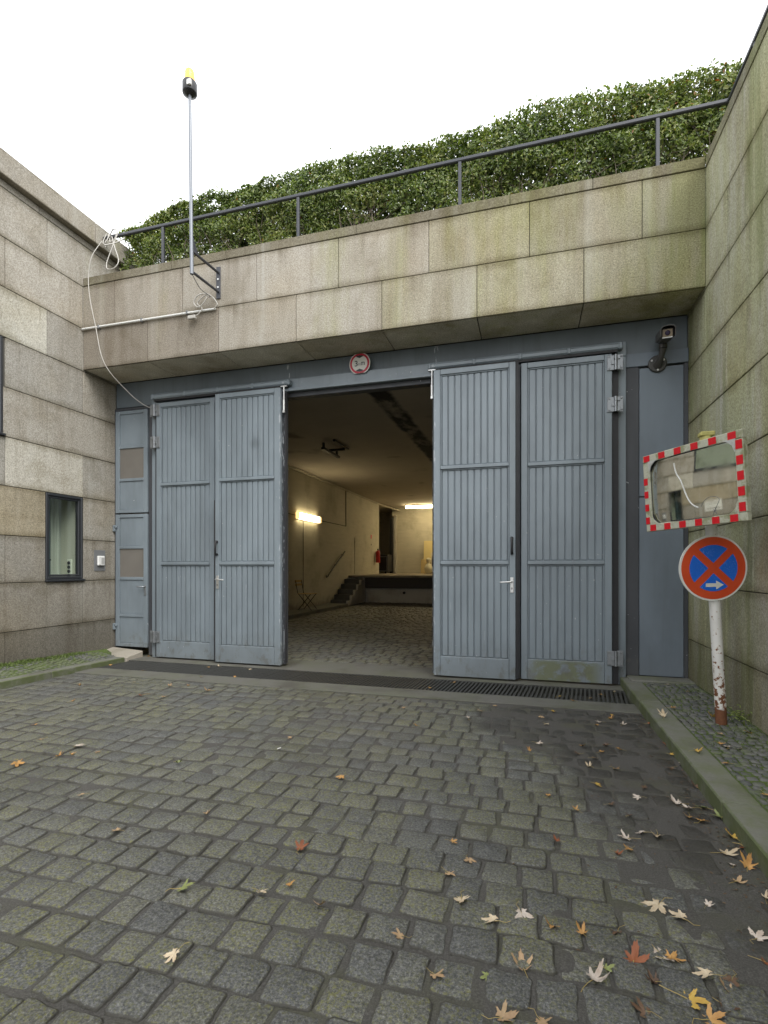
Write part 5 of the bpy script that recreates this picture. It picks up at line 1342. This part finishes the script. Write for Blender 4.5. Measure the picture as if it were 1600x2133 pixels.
# crumbled leaf bits along the right kerb
V = []; Fc = []; rr = random.Random(9)
for i in range(900):
    y = rr.uniform(1.2, 4.9); x = XK1 - .01 - abs(rr.gauss(0, .10 if rr.random() < .6 else .5)); a = rr.uniform(0, 6.28); r_ = rr.uniform(.003, .011); z = .004 + rr.uniform(0, .004)
    o = len(V); V += [(x + r_ * math.cos(a), y + r_ * math.sin(a), z), (x - r_ * .4 * math.sin(a), y + r_ * .4 * math.cos(a), z + rr.uniform(0, .004)), (x - r_ * math.cos(a), y - r_ * math.sin(a), z), (x + r_ * .4 * math.sin(a), y - r_ * .4 * math.cos(a), z + rr.uniform(0, .003))]; Fc.append((o, o + 1, o + 2, o + 3))
me = bpy.data.meshes.new('leaf_litter'); me.from_pydata(V, [], Fc); me.materials.append(plain('litter_brown', (.10, .065, .035), .8, 0, .8, 30))
tag(stuff(link('leaf_litter', me)), 'dark crumbled leaf bits strewn along the foot of the right kerb', 'leaf litter')
# cigarette end
bx, by, bz = unproject(578, 1561, .004)
m = MB(); m.tube([(bx, by, .008), (bx + .012, by + .026, .008)], .004, 6); tag(m.build('cigarette_end', M['white_plastic']), 'tiny white cigarette end on the middle paving', 'litter')

# weeds and moss along the walls
def blades(name, n, fx, hmin, hmax, mat):
    V = []; Fc = []; rr = random.Random(3)
    for i in range(n):
        x, y, z = fx(rr); h = rr.uniform(hmin, hmax); a = rr.uniform(0, 6.28); lx, ly = rr.gauss(0, .5) * h, rr.gauss(0, .5) * h; w_ = rr.uniform(.002, .005)
        o = len(V); dx, dy = math.cos(a) * w_, math.sin(a) * w_
        V += [(x - dx, y - dy, z), (x + dx, y + dy, z), (x + lx * .5 + dx * .8, y + ly * .5 + dy * .8, z + h * .6), (x + lx * .5 - dx * .8, y + ly * .5 - dy * .8, z + h * .6), (x + lx, y + ly, z + h * .9)]
        Fc += [(o, o + 1, o + 2, o + 3), (o + 3, o + 2, o + 4)]
    me = bpy.data.meshes.new(name); me.from_pydata(V, [], Fc); me.materials.append(mat); return link(name, me)
def moss_leaf():
    n = NT('weed_green'); P = n.pos(); n.p(Base_Color=n.mix(n.noise(P, 20, 3), (.045, .085, .014), (.13, .17, .035)), Roughness=.6); return n.m
M['weed'] = moss_leaf()
def f1(rr):
    y = rr.uniform(2.5, 5.5); x = XL + .012 + abs(rr.gauss(0, .07)); return x, y, zwl(y) - (x - XL) * .17 - .004
o = blades('grass', 2600, f1, .010, .040, M['weed']); stuff(o); tag(o, 'low moss and grass along the foot of the left wall', 'grass')
def f2(rr):
    y = 4.4 + rr.gauss(0, .5) if rr.random() < .5 else rr.uniform(2.2, 5.5); x = XR - .015 - abs(rr.gauss(0, .09)) if rr.random() < .7 else rr.uniform(1.15, 1.6); return x, y, .095
o = blades('grass', 1300, f2, .006, .022, M['weed']); stuff(o); tag(o, 'tiny grass and moss between the stones of the right pavement', 'grass')
wd_ = Thing('weed', 'small leafy green weed at the foot of the right wall behind the post', 'weed', (1.57, 4.55, .1))
n = 70; P0 = np.column_stack([np.random.normal(0, .035, n), np.random.normal(0, .07, n), np.abs(np.random.normal(.035, .025, n)) + .005]); Nn = np.random.normal(size=(n, 3)) * .5; Nn[:, 2] += 1
leaf_cloud('leaves', P0, Nn, np.random.uniform(.022, .036, n), np.random.uniform(.45, .8, n), M['leaf'], wd_.o)
